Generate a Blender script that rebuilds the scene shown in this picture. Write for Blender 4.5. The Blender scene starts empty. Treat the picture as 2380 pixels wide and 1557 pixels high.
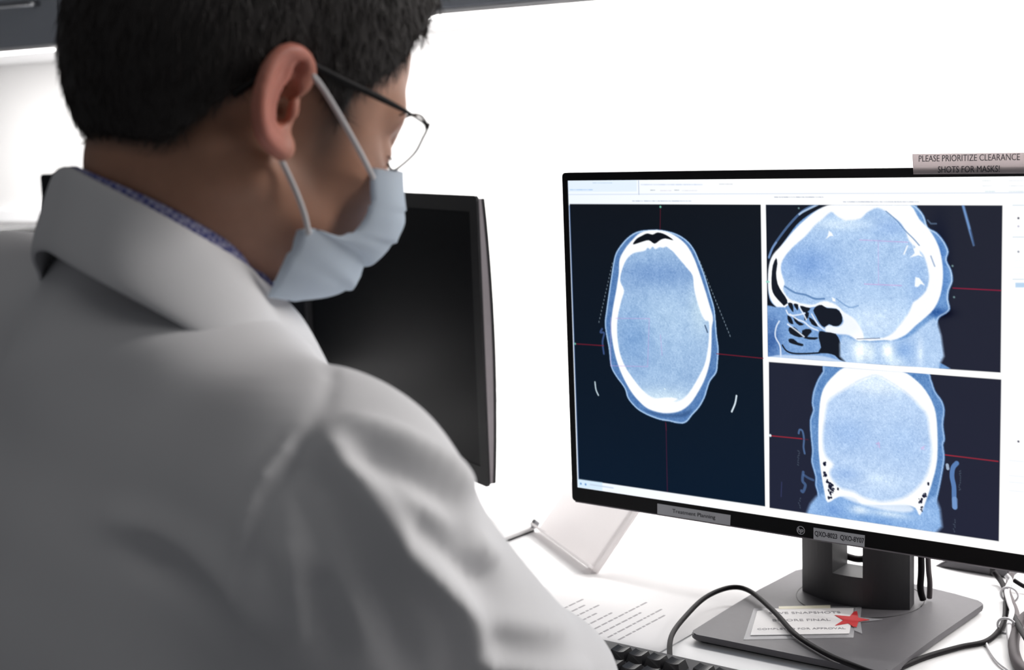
import bpy, bmesh, math, random
import numpy as np
from mathutils import Vector, Matrix
from math import sin, cos, pi, radians as rad

# ------------------------------------------------------------------ camera, world, lights, exposure
SC = bpy.context.scene
COL = SC.collection
W, H = 2380, 1557
FPX = 3300.0
DESK = 0.74
CAM_P = np.array([0.0, 0.0, DESK + 0.5])
PITCH, ROLL = rad(8.2445), rad(2.1762)
_fw = np.array([0, cos(PITCH), -sin(PITCH)]); _up = np.array([0, sin(PITCH), cos(PITCH)]); _rt = np.array([1.0, 0, 0])
CR = _rt * cos(ROLL) - _up * sin(ROLL); CU = _rt * sin(ROLL) + _up * cos(ROLL); CF = _fw
cd = bpy.data.cameras.new('camera'); cam = bpy.data.objects.new('camera', cd); COL.objects.link(cam)
cd.sensor_fit = 'HORIZONTAL'; cd.sensor_width = 36.0; cd.lens = 36.0 * FPX / W
cd.clip_start = 0.05; cd.clip_end = 50
cam.matrix_world = Matrix(((CR[0], CU[0], -CF[0], CAM_P[0]), (CR[1], CU[1], -CF[1], CAM_P[1]), (CR[2], CU[2], -CF[2], CAM_P[2]), (0, 0, 0, 1)))
cd.dof.use_dof = True; cd.dof.focus_distance = 1.28; cd.dof.aperture_fstop = 7.0
SC.camera = cam
vs = SC.view_settings
vs.view_transform = 'Standard'; vs.look = 'None'; vs.exposure = 0.0; vs.gamma = 1.0; vs.use_curve_mapping = False
wd = bpy.data.worlds.new('world'); SC.world = wd; wd.use_nodes = True
WORLD_COL, WORLD_STR = (0.93, 0.95, 1.0, 1), 0.085
wd.node_tree.nodes['Background'].inputs[0].default_value = WORLD_COL
wd.node_tree.nodes['Background'].inputs[1].default_value = WORLD_STR
UNDER_LIGHT = 6.2       # watts of each under-cabinet strip
def area_light(name, loc, rot, sx, sy, power, color=(1, 1, 1), parent=None):
    ld = bpy.data.lights.new(name, 'AREA'); ld.shape = 'RECTANGLE'; ld.size = sx; ld.size_y = sy
    ld.energy = power; ld.color = color
    o = bpy.data.objects.new(name, ld); COL.objects.link(o); o.location = loc; o.rotation_euler = rot
    if parent: o.parent = parent
    return o
# added fill lamps, out of frame; this one brightens the right sleeve and face
area_light('added_fill_light', (1.9, 1.0, 2.2), (rad(0), rad(42), 0), 1.2, 0.6, 30, (1.0, 0.965, 0.94))

area_light('added_fill_light', (-.3, .1, 2.5), (0, 0, 0), 1.2, 0.6, 1.4, (1.0, 0.98, 0.96))  # weak overhead fill, added to lift the dark back of the coat

# ------------------------------------------------------------------ pixel rays -> points on surfaces
def ray(x, y): return CF + CR * (x - W / 2) / FPX - CU * (y - H / 2) / FPX
def P(x, y, z): return CAM_P + ray(x, y) * z
def onz(x, y, z):
    d = ray(x, y); return CAM_P + d * ((z - CAM_P[2]) / d[2])
def onplane(x, y, p, n):
    d = ray(x, y); return CAM_P + d * (((p - CAM_P) @ n) / (d @ n))
def proj(v):
    v = np.asarray(v) - CAM_P; z = v @ CF
    return W / 2 + FPX * (v @ CR) / z, H / 2 - FPX * (v @ CU) / z, z

# ------------------------------------------------------------------ materials
def lin(c): return tuple(((x / 255) / 12.92 if x / 255 <= .04045 else ((x / 255 + .055) / 1.055) ** 2.4) for x in c)
def mat(name, col, rough=.5, metal=0., var=.06, nscale=40., bump=0., bscale=300., emit=None, estr=0., coat=0., sss=0., spec=.5, alpha=1., trans=0.):
    m = bpy.data.materials.new(name); m.use_nodes = True
    nt = m.node_tree; b = nt.nodes['Principled BSDF']
    c = lin(col) if max(col) > 1.001 else col
    tc = nt.nodes.new('ShaderNodeTexCoord')
    if var > 0:
        n = nt.nodes.new('ShaderNodeTexNoise'); n.inputs['Scale'].default_value = nscale; n.inputs['Detail'].default_value = 3
        nt.links.new(tc.outputs['Object'], n.inputs['Vector'])
        r = nt.nodes.new('ShaderNodeMixRGB'); r.inputs[1].default_value = tuple(x * (1 - var) for x in c) + (1,)
        r.inputs[2].default_value = tuple(min(1, x * (1 + var)) for x in c) + (1,)
        nt.links.new(n.outputs[0], r.inputs[0]); nt.links.new(r.outputs[0], b.inputs['Base Color'])
    else: b.inputs['Base Color'].default_value = tuple(c) + (1,)
    b.inputs['Roughness'].default_value = rough; b.inputs['Metallic'].default_value = metal
    b.inputs['Specular IOR Level'].default_value = spec
    if coat: b.inputs['Coat Weight'].default_value = coat; b.inputs['Coat Roughness'].default_value = .1
    if sss:
        b.inputs['Subsurface Weight'].default_value = sss; b.inputs['Subsurface Radius'].default_value = (1.0, .35, .2); b.inputs['Subsurface Scale'].default_value = .006
    if emit: b.inputs['Emission Color'].default_value = tuple(emit) + (1,); b.inputs['Emission Strength'].default_value = estr
    if trans: b.inputs['Transmission Weight'].default_value = trans; b.inputs['IOR'].default_value = 1.5
    if alpha < 1: b.inputs['Alpha'].default_value = alpha
    if bump:
        n2 = nt.nodes.new('ShaderNodeTexNoise'); n2.inputs['Scale'].default_value = bscale
        nt.links.new(tc.outputs['Object'], n2.inputs['Vector'])
        bp = nt.nodes.new('ShaderNodeBump'); bp.inputs['Strength'].default_value = bump; bp.inputs['Distance'].default_value = .001
        nt.links.new(n2.outputs[0], bp.inputs['Height']); nt.links.new(bp.outputs[0], b.inputs['Normal'])
    return m
M = {}
M['wall'] = mat('wall_paint', (.86, .85, .845), .6, nscale=3, var=.01, bump=.05)
M['floor'] = mat('floor_vinyl', (.30, .31, .33), .5, nscale=8)
M['desk'] = mat('white_laminate', (.86, .855, .86), .38, nscale=6, var=.012)
M['cabinet'] = mat('grey_laminate', (.36, .385, .43), .45, nscale=9, var=.05)
M['white_edge'] = mat('white_edge_band', (.85, .85, .86), .5, var=.01)
M['chrome'] = mat('brushed_steel', (.35, .36, .38), .32, 1.0, nscale=90)
M['black'] = mat('black_plastic', (.008, .008, .010), .4, spec=.3, nscale=60)
M['bezel'] = mat('black_bezel', (.005, .005, .006), .35, nscale=60, spec=.2)
M['offscreen'] = mat('dark_display', (.004, .0045, .006), .28, var=0, spec=.12)
M['dark_grey'] = mat('charcoal_plastic', (.12, .115, .125), .5, spec=.35, nscale=120, bump=.06, bscale=900)
M['col_grey'] = mat('charcoal_column', (.034, .033, .037), .5, nscale=120)
M['silver'] = mat('silver_plastic', (.23, .21, .225), .42, .3, nscale=80)
M['label'] = mat('grey_label', (.60, .61, .64), .55, nscale=50, var=.04)
M['ink'] = mat('dark_ink', (.05, .05, .06), .6, var=0)
M['faint_ink'] = mat('faint_ink', (.22, .21, .23), .6, var=0)
M['paper'] = mat('paper', (.80, .785, .79), .7, nscale=30, var=.02)
M['greypaper'] = mat('sign_paper', (.80, .745, .76), .8, nscale=30, var=.03, spec=.1)
_nt = M['greypaper'].node_tree; _tl = _nt.nodes.new('ShaderNodeBsdfTranslucent'); _tl.inputs[0].default_value = (.86, .80, .80, 1)
_mx = _nt.nodes.new('ShaderNodeMixShader'); _mx.inputs[0].default_value = .65; _nt.links.new(_nt.nodes['Principled BSDF'].outputs[0], _mx.inputs[1]); _nt.links.new(_tl.outputs[0], _mx.inputs[2]); _nt.links.new(_mx.outputs[0], _nt.nodes['Material Output'].inputs['Surface'])
M['red'] = mat('red_card', (.62, .035, .04), .5, nscale=50)
M['clear'] = mat('clear_laminate', (.75, .75, .78), .15, var=0, alpha=.28)
M['yellow'] = mat('cream_paper', (.78, .74, .58), .6)
M['white_plastic'] = mat('white_plastic', (.80, .78, .775), .35, nscale=20, var=.02)
M['plate'] = mat('pale_grey_plate', (.62, .61, .615), .35, nscale=20, var=.03)
M['cable'] = mat('black_cable', (.010, .008, .010), .55, var=0, spec=.15)
M['cable_grey'] = mat('grey_cable', (.13, .115, .12), .6, var=0, spec=.2)
M['cable_white'] = mat('white_cable', (.75, .74, .76), .5, var=0)
M['key'] = mat('dark_key', (.040, .039, .042), .36, nscale=90)
M['kbd'] = mat('keyboard_case', (.13, .125, .13), .42, nscale=90)
M['coat'] = mat('white_cotton', (.80, .80, .815), .85, nscale=14, var=.03, bump=.12, bscale=900, spec=.2)
M['mask'] = mat('pale_blue_nonwoven', (.79, .885, .985), .8, nscale=60, var=.05, bump=.15, bscale=1200, spec=.2)
M['mask'].node_tree.nodes['Principled BSDF'].inputs['Roughness'].default_value = .85
_nt = M['mask'].node_tree; _tl = _nt.nodes.new('ShaderNodeBsdfTranslucent'); _tl.inputs[0].default_value = (.82, .89, .98, 1)
_mx = _nt.nodes.new('ShaderNodeMixShader'); _mx.inputs[0].default_value = .45; _nt.links.new(_nt.nodes['Principled BSDF'].outputs[0], _mx.inputs[1]); _nt.links.new(_tl.outputs[0], _mx.inputs[2]); _nt.links.new(_mx.outputs[0], _nt.nodes['Material Output'].inputs['Surface'])
M['loop'] = mat('elastic_band', (.62, .60, .61), .7)
M['hair'] = mat('black_hair', (.024, .020, .019), .6, nscale=200, var=.3, bump=.12, bscale=600, spec=.4)
M['strand'] = mat('black_hair_strand', (.040, .033, .031), .5, nscale=200, var=.3, spec=.5)
M['frame'] = mat('dark_spectacle_frame', (.010, .009, .010), .5, var=0, spec=.2)
M['lens'] = mat('spectacle_lens', (1, 1, 1), .02, var=0, alpha=.07, spec=.6)
M['eye'] = mat('eye_white', (.75, .73, .70), .15, var=0)
M['lamp'] = mat('led_diffuser', (.9, .9, .9), .5, var=0, emit=(1, .99, .97), estr=6)
M['shoe'] = mat('skin_hand', (.5, .3, .22), .5)

M['acrylic'] = mat('white_acrylic', (.92, .90, .90), .35, nscale=20, var=.02)
_nt = M['acrylic'].node_tree; _tl = _nt.nodes.new('ShaderNodeBsdfTranslucent'); _tl.inputs[0].default_value = (.96, .945, .945, 1)
_mx = _nt.nodes.new('ShaderNodeMixShader'); _mx.inputs[0].default_value = .6; _nt.links.new(_nt.nodes['Principled BSDF'].outputs[0], _mx.inputs[1]); _nt.links.new(_tl.outputs[0], _mx.inputs[2]); _nt.links.new(_mx.outputs[0], _nt.nodes['Material Output'].inputs['Surface'])
M['pale_ink'] = mat('pale_ink', (.36, .34, .36), .7, var=0)
# ------------------------------------------------------------------ object helpers
def tag(o, label=None, cat=None, group=None, kind=None):
    if label: o['label'] = label
    if cat: o['category'] = cat
    if group: o['group'] = group
    if kind: o['kind'] = kind
    return o
def empty(name, loc=(0, 0, 0), rz=0., label=None, cat=None, group=None):
    o = bpy.data.objects.new(name, None); COL.objects.link(o); o.location = loc; o.rotation_euler = (0, 0, rz)
    o.empty_display_size = .05
    return tag(o, label, cat, group)
def mesh(name, verts, faces, m, parent=None, smooth=False, world=False):
    me = bpy.data.meshes.new(name)
    if world and parent is not None:
        inv = parent.matrix_basis.inverted(); verts = [inv @ Vector(v) for v in verts]
    me.from_pydata([tuple(map(float, v)) for v in verts], [], faces); me.update()
    me.materials.append(m)
    if smooth: me.polygons.foreach_set('use_smooth', [True] * len(me.polygons))
    o = bpy.data.objects.new(name, me); COL.objects.link(o)
    if parent is not None: o.parent = parent
    return o
def from_bm(name, bm, m, parent=None, smooth=False):
    bmesh.ops.recalc_face_normals(bm, faces=bm.faces)
    me = bpy.data.meshes.new(name); bm.to_mesh(me); bm.free(); me.materials.append(m)
    if smooth: me.polygons.foreach_set('use_smooth', [True] * len(me.polygons))
    o = bpy.data.objects.new(name, me); COL.objects.link(o)
    if parent is not None: o.parent = parent
    return o
def bx(bm, x0, x1, y0, y1, z0, z1, bev=0., seg=2):
    r = bmesh.ops.create_cube(bm, size=1); vv = r['verts']
    for v in vv: v.co = Vector(((x0 + x1) / 2 + v.co.x * (x1 - x0), (y0 + y1) / 2 + v.co.y * (y1 - y0), (z0 + z1) / 2 + v.co.z * (z1 - z0)))
    if bev > 0:
        es = list({e for v in vv for e in v.link_edges})
        bmesh.ops.bevel(bm, geom=es, offset=bev, segments=seg, affect='EDGES', profile=.5)
def box(name, dims, m, parent=None, bev=.0, seg=2, smooth=False):
    bm = bmesh.new(); bx(bm, *dims, bev=bev, seg=seg); return from_bm(name, bm, m, parent, smooth)
def prism(bm, pts, z0, z1, axis='z', bev=0.):
    f = {'z': lambda a, b, c: (a, b, c), 'x': lambda a, b, c: (c, a, b), 'y': lambda a, b, c: (a, c, b)}[axis]
    lo = [bm.verts.new(f(a, b, z0)) for a, b in pts]; hi = [bm.verts.new(f(a, b, z1)) for a, b in pts]
    n = len(pts); fs = [bm.faces.new(lo[::-1]), bm.faces.new(hi)]
    for i in range(n): bm.faces.new((lo[i], lo[(i + 1) % n], hi[(i + 1) % n], hi[i]))
    if bev > 0:
        es = [e for fc in fs for e in fc.edges]
        bmesh.ops.bevel(bm, geom=es, offset=bev, segments=2, affect='EDGES')
def cat(pts, n=8, closed=False):
    pts = [np.array(p, float) for p in pts]; N = len(pts); out = []
    rng = range(N) if closed else range(N - 1)
    for i in rng:
        g = (lambda k: pts[k % N]) if closed else (lambda k: pts[min(max(k, 0), N - 1)])
        p0, p1, p2, p3 = g(i - 1), g(i), g(i + 1), g(i + 2)
        for j in range(n):
            t = j / n
            out.append(.5 * ((2 * p1) + (-p0 + p2) * t + (2 * p0 - 5 * p1 + 4 * p2 - p3) * t * t + (-p0 + 3 * p1 - 3 * p2 + p3) * t ** 3))
    if not closed: out.append(pts[-1])
    return out
def tube(name, pts, r, m, parent=None, seg=10, flat=1.0, closed=False):
    pts = [np.array(p, float) for p in pts]; n = len(pts)
    rr = r if hasattr(r, '__len__') else [r] * n
    V = []; F = []; prev = None
    for i, p in enumerate(pts):
        t = pts[min(i + 1, n - 1)] - pts[max(i - 1, 0)]; t = t / (np.linalg.norm(t) + 1e-12)
        if prev is None:
            a = np.array([0, 0, 1.]) if abs(t[2]) < .9 else np.array([1., 0, 0])
            prev = np.cross(t, a)
        u = prev - t * (prev @ t); u /= np.linalg.norm(u) + 1e-12; v = np.cross(t, u); prev = u
        for k in range(seg):
            a = 2 * pi * k / seg; V.append(p + (u * cos(a) + v * sin(a) * flat) * rr[i])
    for i in range(n - 1):
        for k in range(seg):
            F.append((i * seg + k, i * seg + (k + 1) % seg, (i + 1) * seg + (k + 1) % seg, (i + 1) * seg + k))
    F.append(tuple(range(seg))[::-1]); F.append(tuple((n - 1) * seg + k for k in range(seg)))
    inv = parent.matrix_basis.inverted() if parent is not None else None
    if inv is not None: V = [inv @ Vector(v) for v in V]
    return mesh(name, V, F, m, parent, smooth=True)
def text_mesh(name, s, size, m, parent, origin, xd, yd, extrude=.00015, align='CENTER', sx=1.0, bold=0.):
    c = bpy.data.curves.new(name, 'FONT'); c.body = s; c.size = size; c.align_x = align; c.align_y = 'CENTER'; c.extrude = extrude
    c.offset = bold; c.resolution_u = 3
    o = bpy.data.objects.new(name + '_src', c); COL.objects.link(o)
    dg = bpy.context.evaluated_depsgraph_get(); me = bpy.data.meshes.new_from_object(o.evaluated_get(dg))
    bpy.data.objects.remove(o); me.name = name; me.materials.clear(); me.materials.append(m)
    t = bpy.data.objects.new(name, me); COL.objects.link(t)
    xd = Vector(xd).normalized(); yd = Vector(yd).normalized(); zd = xd.cross(yd)
    Mx = Matrix(((xd.x * sx, yd.x, zd.x, origin[0]), (xd.y * sx, yd.y, zd.y, origin[1]), (xd.z * sx, yd.z, zd.z, origin[2]), (0, 0, 0, 1)))
    me.transform(Mx)
    if parent is not None:
        t.parent = parent
    return t

# ------------------------------------------------------------------ room shell
WY = rad(-30.0)                                   # the wall runs away to the left
wu = np.array([cos(WY), sin(WY), 0]); wn = np.array([sin(WY), -cos(WY), 0])   # along the wall, out of the wall
wall_pt = onz(1250, 936, DESK)
def wl(a, d, z): return wall_pt * np.array([1, 1, 0]) + wu * a + wn * d + np.array([0, 0, z])
room = Matrix.Translation(Vector((wall_pt[0], wall_pt[1], 0))) @ Matrix.Rotation(WY, 4, 'Z')   # local: x along wall, -y out of the wall
def roomobj(o): o.matrix_basis = room; return o
tag(roomobj(box('wall_back', (-3.2, 2.6, 0, .12, 0, 2.7), M['wall'])), kind='structure')
tag(roomobj(box('floor', (-3.2, 2.6, -3.6, .12, -.05, 0), M['floor'])), kind='structure')
# slim cable trunking on the wall, far left
tr = roomobj(box('trim_1', (-2.0, -1.22, -.03, 0, DESK + .335, DESK + .365), M['white_edge'], bev=.004)); tag(tr, kind='structure')

# desk
desk = empty('desk', (wall_pt[0], wall_pt[1], 0), WY, 'long white laminate desk running along the wall under the monitors', 'desk')
box('desktop', (-2.4, 1.9, -1.36, -.002, DESK - .03, DESK), M['desk'], desk, bev=.003)
for a in (-2.35, -.3, 1.85): box('side_panel', (a - .012, a + .012, -1.30, -.03, 0, DESK - .03), M['desk'], desk)
up = box('upstand', (-2.4, 1.9, -.022, -.002, DESK, DESK + .022), M['white_edge'], desk, bev=.003)

# wall cabinets
cab_front = .34
Pc = wl(0, cab_front, 0); zc = onplane(985, 31.5, Pc, wn)[2]
def wall_a(x, y, d=cab_front):
    p = onplane(x, y, wl(0, d, 0), wn); return (p - wl(0, 0, 0)) @ wu
a_gap = wall_a(138, 60)
cw = .62
cab_labels = {-1: 'grey wall cabinet at the far left with a dark bar handle', 0: 'grey wall cabinet hidden mostly behind the dark hair',
              1: 'grey wall cabinet just right of the hair at the top edge', 2: 'grey wall cabinet over the lit monitor, just beyond the top edge', 3: 'grey wall cabinet beyond the top right corner of the photo'}
for k in range(-1, 4):
    a0 = a_gap + .0 + k * cw
    p = wl(a0, 0, 0); c = empty('wall_cabinet', (p[0], p[1], zc), WY, cab_labels[k], 'cabinet', 'grey wall cabinets over the desk')
    D = cab_front
    box('cabinet_body', (.002, cw - .002, -D + .022, -.002, .005, .70), M['cabinet'], c)
    box('bottom_panel', (.001, cw - .001, -D + .001, -.002, 0, .0045), M['white_edge'], c, bev=.001)
    d = box('door', (.004, cw - .004, -D, -D + .0205, .0055, .698), M['cabinet'], c, bev=.0015)
    hx = cw - .135
    tube('handle', cat([(hx - .085, -D, .078), (hx - .082, -D - .022, .078), (hx - .03, -D - .03, .078), (hx + .03, -D - .03, .078), (hx + .082, -D - .022, .078), (hx + .085, -D, .078)], 6),
         .0055, M['chrome'], None).parent = d
    if k > -2:
        f = empty('under_cabinet_light', tuple(wl(a0 + cw / 2, D - .014, zc)), WY, 'slim white light strip under ' + cab_labels[k].split(' ', 1)[1], 'light', 'light strips under the wall cabinets')
        f['label'] = ['slim light strip under the far left wall cabinet', 'slim light strip under the wall cabinet behind the hair', 'slim light strip under the wall cabinet right of the hair',
                      'slim light strip over the lit monitor, just beyond the top edge', 'slim light strip beyond the top right corner of the photo'][k + 1]
        box('housing', (-cw / 2 + .03, cw / 2 - .03, -.012, .012, -.004, -.0003), M['white_plastic'], f, bev=.002)
        box('diffuser', (-cw / 2 + .035, cw / 2 - .035, -.011, .011, -.0065, -.0042), M['lamp'], f)
        area_light('strip_light', (0, 0, -.02), (rad(8), 0, 0), cw - .08, .03, UNDER_LIGHT * (.55 if k == -1 else 1.0), (1, .985, .97), f)

# ------------------------------------------------------------------ screen picture, drawn cell by cell
AY = rad(-38.1)
au = np.array([cos(AY), sin(AY), 0]); an = np.array([sin(AY), -cos(AY), 0])
AC = np.array([.2675, 1.3085, CAM_P[2] - .2166])            # centre of the display
SW, SH = .5184, .324
NX, NY = 1120, 700
def scr(x, y):
    p = onplane(x, y, AC, an) - AC
    return np.array([(p @ au / SW + .5) * NX, (.5 - p[2] / SH) * NY])
IMG = np.zeros((NY, NX, 3), np.float32)
rng = np.random.default_rng(5)
def reg(x0, y0, s): return lambda pts: [scr(x0 + a / s, y0 + b / s) for a, b in pts]
R0 = reg(0, 0, 1)
def polysdf(pts, pad=8):
    p = np.array(pts); x0, y0 = np.floor(p.min(0)).astype(int) - pad; x1, y1 = np.ceil(p.max(0)).astype(int) + pad
    x0 = max(x0, 0); y0 = max(y0, 0); x1 = min(x1, NX); y1 = min(y1, NY)
    if x1 <= x0 or y1 <= y0: return None
    X, Y = np.meshgrid(np.arange(x0, x1) + .5, np.arange(y0, y1) + .5)
    d = np.full(X.shape, 1e9); ins = np.zeros(X.shape, bool); n = len(p)
    for i in range(n):
        a = p[i]; b = p[(i + 1) % n]; e = b - a; L = e @ e + 1e-9
        t = np.clip(((X - a[0]) * e[0] + (Y - a[1]) * e[1]) / L, 0, 1)
        d = np.minimum(d, (X - a[0] - e[0] * t) ** 2 + (Y - a[1] - e[1] * t) ** 2)
        if a[1] != b[1]:
            c = ((a[1] > Y) != (b[1] > Y)) & (X < (b[0] - a[0]) * (Y - a[1]) / (b[1] - a[1]) + a[0]); ins ^= c
    return (slice(y0, y1), slice(x0, x1)), np.where(ins, -1, 1) * np.sqrt(d)
def blend(sl, a, col):
    a = a[..., None] if a.ndim == 2 else a
    IMG[sl] = IMG[sl] * (1 - a) + np.asarray(col, np.float32) * a
def fill(pts, col, soft=1.0, op=1.0, smooth=0, clip=None, pad=8):
    if smooth: pts = cat(pts, smooth, True)
    r = polysdf(pts, max(pad, int(soft * 2)))
    if r is None: return
    sl, d = r; a = np.clip(.5 - d / soft, 0, 1) * op
    if clip is not None: a = a * clip[sl]
    blend(sl, a, col)
def rim(pts, col, wid=2., off=0., op=1.0, smooth=4, clip=None, one=False):
    if smooth: pts = cat(pts, smooth, True)
    r = polysdf(pts, int(wid * 4) + 4)
    if r is None: return
    sl, d = r; a = np.exp(-((d - off) / wid) ** 2) * op
    if one: a = a * (d < off + wid * .4)
    if clip is not None: a = a * clip[sl]
    blend(sl, a, col)
def line(pts, wid, col, op=1.0, clip=None, smooth=0):
    if smooth: pts = cat(pts, smooth)
    p = np.array(pts); pad = int(wid * 2) + 3
    x0, y0 = np.maximum(np.floor(p.min(0)).astype(int) - pad, 0); x1, y1 = np.ceil(p.max(0)).astype(int) + pad
    x1 = min(x1, NX); y1 = min(y1, NY)
    if x1 <= x0 or y1 <= y0: return
    X, Y = np.meshgrid(np.arange(x0, x1) + .5, np.arange(y0, y1) + .5); d = np.full(X.shape, 1e9)
    for a, b in zip(p[:-1], p[1:]):
        e = b - a; t = np.clip(((X - a[0]) * e[0] + (Y - a[1]) * e[1]) / (e @ e + 1e-9), 0, 1)
        d = np.minimum(d, (X - a[0] - e[0] * t) ** 2 + (Y - a[1] - e[1] * t) ** 2)
    a = np.clip(.5 - (np.sqrt(d) - wid / 2), 0, 1) * op
    sl = (slice(y0, y1), slice(x0, x1))
    if clip is not None: a = a * clip[sl]
    blend(sl, a, col)
def dot(x, y, r, col, op=1.):
    c = scr(x, y); fill([c + r * np.array([cos(t), sin(t)]) for t in np.linspace(0, 2 * pi, 12, endpoint=False)], col, 1.2, op)
def quadmask(pts):
    m = np.zeros((NY, NX), np.float32); sl, d = polysdf(pts); m[sl] = np.clip(.5 - d, 0, 1); return m
def smooth_noise(n, amp):
    g = rng.normal(size=(NY // n + 3, NX // n + 3)); yi = np.arange(NY) / n; xi = np.arange(NX) / n
    y0 = yi.astype(int); x0 = xi.astype(int); fy = (yi - y0)[:, None]; fx = (xi - x0)[None]
    fy = fy * fy * (3 - 2 * fy); fx = fx * fx * (3 - 2 * fx)
    return amp * ((g[y0][:, x0] * (1 - fx) + g[y0][:, x0 + 1] * fx) * (1 - fy) + (g[y0 + 1][:, x0] * (1 - fx) + g[y0 + 1][:, x0 + 1] * fx) * fy)
XX, YY = np.meshgrid(np.arange(NX) / NX, np.arange(NY) / NY)
wht = np.stack([238 + 16 * np.clip(XX * 2.2, 0, 1), 245 + 9 * np.clip(XX * 2.2, 0, 1), 253 + 0 * XX], -1)
IMG[:] = wht
# top tool bars
fill(R0([(1319, 418), (1480, 418), (1480, 445), (1319, 446)]), (226, 238, 252), 2)
line(R0([(1322, 452), (2380, 448)]), 1.4, (190, 205, 228), .8)
line(R0([(1484, 420), (1485, 452)]), 1.6, (150, 165, 195), .8)
for x0, x1, y, c, o in ((1325, 1377, 441, (140, 180, 225), .8), (1378, 1422, 425, (170, 195, 210), .7), (1490, 1632, 429, (205, 215, 235), .9), (1672, 1702, 428, (190, 195, 205), .8),
                        (1512, 1522, 442, (140, 150, 160), .8), (1535, 1560, 443, (205, 200, 215), .7), (1568, 1578, 442, (140, 150, 160), .8), (1585, 1620, 443, (210, 210, 220), .7),
                        (2283, 2303, 420, (205, 215, 220), .6), (2283, 2305, 432, (205, 215, 225), .6), (2290, 2312, 445, (190, 215, 225), .6), (2345, 2380, 420, (205, 215, 225), .6), (2345, 2380, 432, (205, 215, 225), .6), (2345, 2380, 445, (195, 215, 225), .6)):
    x = x0
    while x < x1:
        w_ = rng.uniform(2, 7); line(R0([(x, y), (min(x + w_, x1), y)]), 2.6 if x1 - x0 > 100 else 1.8, c, o * rng.uniform(.5, 1)); x += w_ + rng.uniform(.5, 2)
for x0, x1, y in ((1470, 1606, 467), (1800, 1913, 458), (1960, 2135, 469), ):
    x = x0
    while x < x1:
        w_ = rng.uniform(2, 8); line(R0([(x, y), (min(x + w_, x1), y + .3)]), 1.5, (120, 135, 165), rng.uniform(.35, .8)); x += w_ + rng.uniform(1, 3)
# right-hand tool column
for y in (477, 551, 649): line(R0([(2354, y), (2460, y)]), 1.6, (195, 212, 225), .8)
for y in (535, 606, 622, 636): line(R0([(2357, y), (2460, y)]), 1.0, (230, 236, 244), .8)
fill(R0([(2360, 657), (2450, 657), (2450, 668), (2360, 668)]), (185, 212, 238), 2)
for y, c in ((507, (60, 60, 80)), (526, (190, 190, 210)), (585, (140, 145, 160)), (1026, (60, 60, 80))): dot(2367, y, 2.0, c, .9)
for y in (1070, 1105, 1120, 1140): line(R0([(2345, y), (2460, y + 10)]), 1.0, (215, 225, 238), .8)
# panels
PA = R0([(1324, 474), (1768, 475.5), (1778.5, 1177), (1345, 1114)])
PB = R0([(1780, 476), (2330, 477.5), (2325.5, 866), (1785, 829)])
PC = R0([(1787, 841), (2327, 882), (2321.5, 1258), (1788.5, 1180)])
cA, cB, cC = quadmask(PA), quadmask(PB), quadmask(PC)
gA = np.stack([16 - 10 * YY, 20 + 4 * YY, 27 + 16 * YY], -1) + 3 * np.clip(XX * 3 - .6, 0, 1)[..., None]
gB = np.stack([30 + 6 * XX, 36 + 2 * XX, 50 + 6 * YY], -1)
gB[...] -= (12 * np.clip(1 - np.abs(XX - .62) * 9, 0, 1) * (YY < .6))[..., None]
for c_, g_ in ((cA, gA), (cB, gB), (cC, gB)): IMG = IMG * (1 - c_[..., None]) + g_ * c_[..., None]
line(R0([(1323.5, 478), (1345, 1114)]), 2.2, (60, 95, 150), .75)
fine = rng.normal(size=(NY, NX)) * 9 + smooth_noise(3, 6) + smooth_noise(14, 4)
def tissue(pts, c0, clip, soft=1.5, smooth=4, amp=1.0, op=1.0):
    if smooth: pts = cat(pts, smooth, True)
    r = polysdf(pts, 10)
    if r is None: return
    sl, d = r; a = np.clip(.5 - d / soft, 0, 1) * clip[sl] * op
    base = np.asarray(c0, np.float32) + (fine[sl] * amp)[..., None] * np.array([1.0, .9, .7])
    blend(sl, a, base)
def shade(cx, cy, rx, ry, dcol, clip, reg_=R0, inside=None):
    c = reg_([(cx, cy)])[0]; e = reg_([(cx + rx, cy)])[0]; f = reg_([(cx, cy + ry)])[0]
    ax = np.linalg.norm(e - c); ay = np.linalg.norm(f - c)
    g = np.exp(-(((np.arange(NX)[None] - c[0]) / ax) ** 2 + ((np.arange(NY)[:, None] - c[1]) / ay) ** 2)) * clip
    if inside is not None: g = g * inside
    IMG[:] = np.clip(IMG + g[..., None] * np.asarray(dcol), 0, 255)
# ---- left panel: axial slice
Z2 = reg(1300, 380, 2.511)
ax_scalp = Z2([(540, 386), (600, 388), (680, 408), (745, 448), (790, 505), (822, 580), (852, 660), (882, 760), (905, 840), (914, 920), (920, 1000), (930, 1080), (926, 1160), (918, 1220), (882, 1270), (864, 1320), (850, 1365), (820, 1420), (780, 1465), (742, 1510), (700, 1518), (640, 1505), (590, 1497), (540, 1480), (500, 1462), (450, 1430), (400, 1372), (380, 1312), (330, 1242), (300, 1182), (288, 1080), (273, 1000), (265, 930), (273, 860), (290, 740), (308, 620), (323, 540), (348, 490), (400, 430), (460, 395)])
tissue(ax_scalp, (84, 124, 178), cA, 3)
rim(ax_scalp, (190, 220, 250), 2.0, -1.5, .85, clip=cA, one=True)
ax_skull = Z2([(540, 389), (620, 396), (690, 430), (745, 480), (785, 550), (815, 630), (848, 730), (875, 820), (897, 900), (890, 960), (888, 1050), (880, 1150), (852, 1250), (812, 1330), (765, 1400), (710, 1442), (650, 1456), (590, 1454), (520, 1432), (470, 1392), (420, 1332), (370, 1242), (335, 1150), (312, 1050), (302, 950), (312, 850), (332, 740), (347, 640), (352, 560), (382, 500), (422, 450), (472, 405)])
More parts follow.
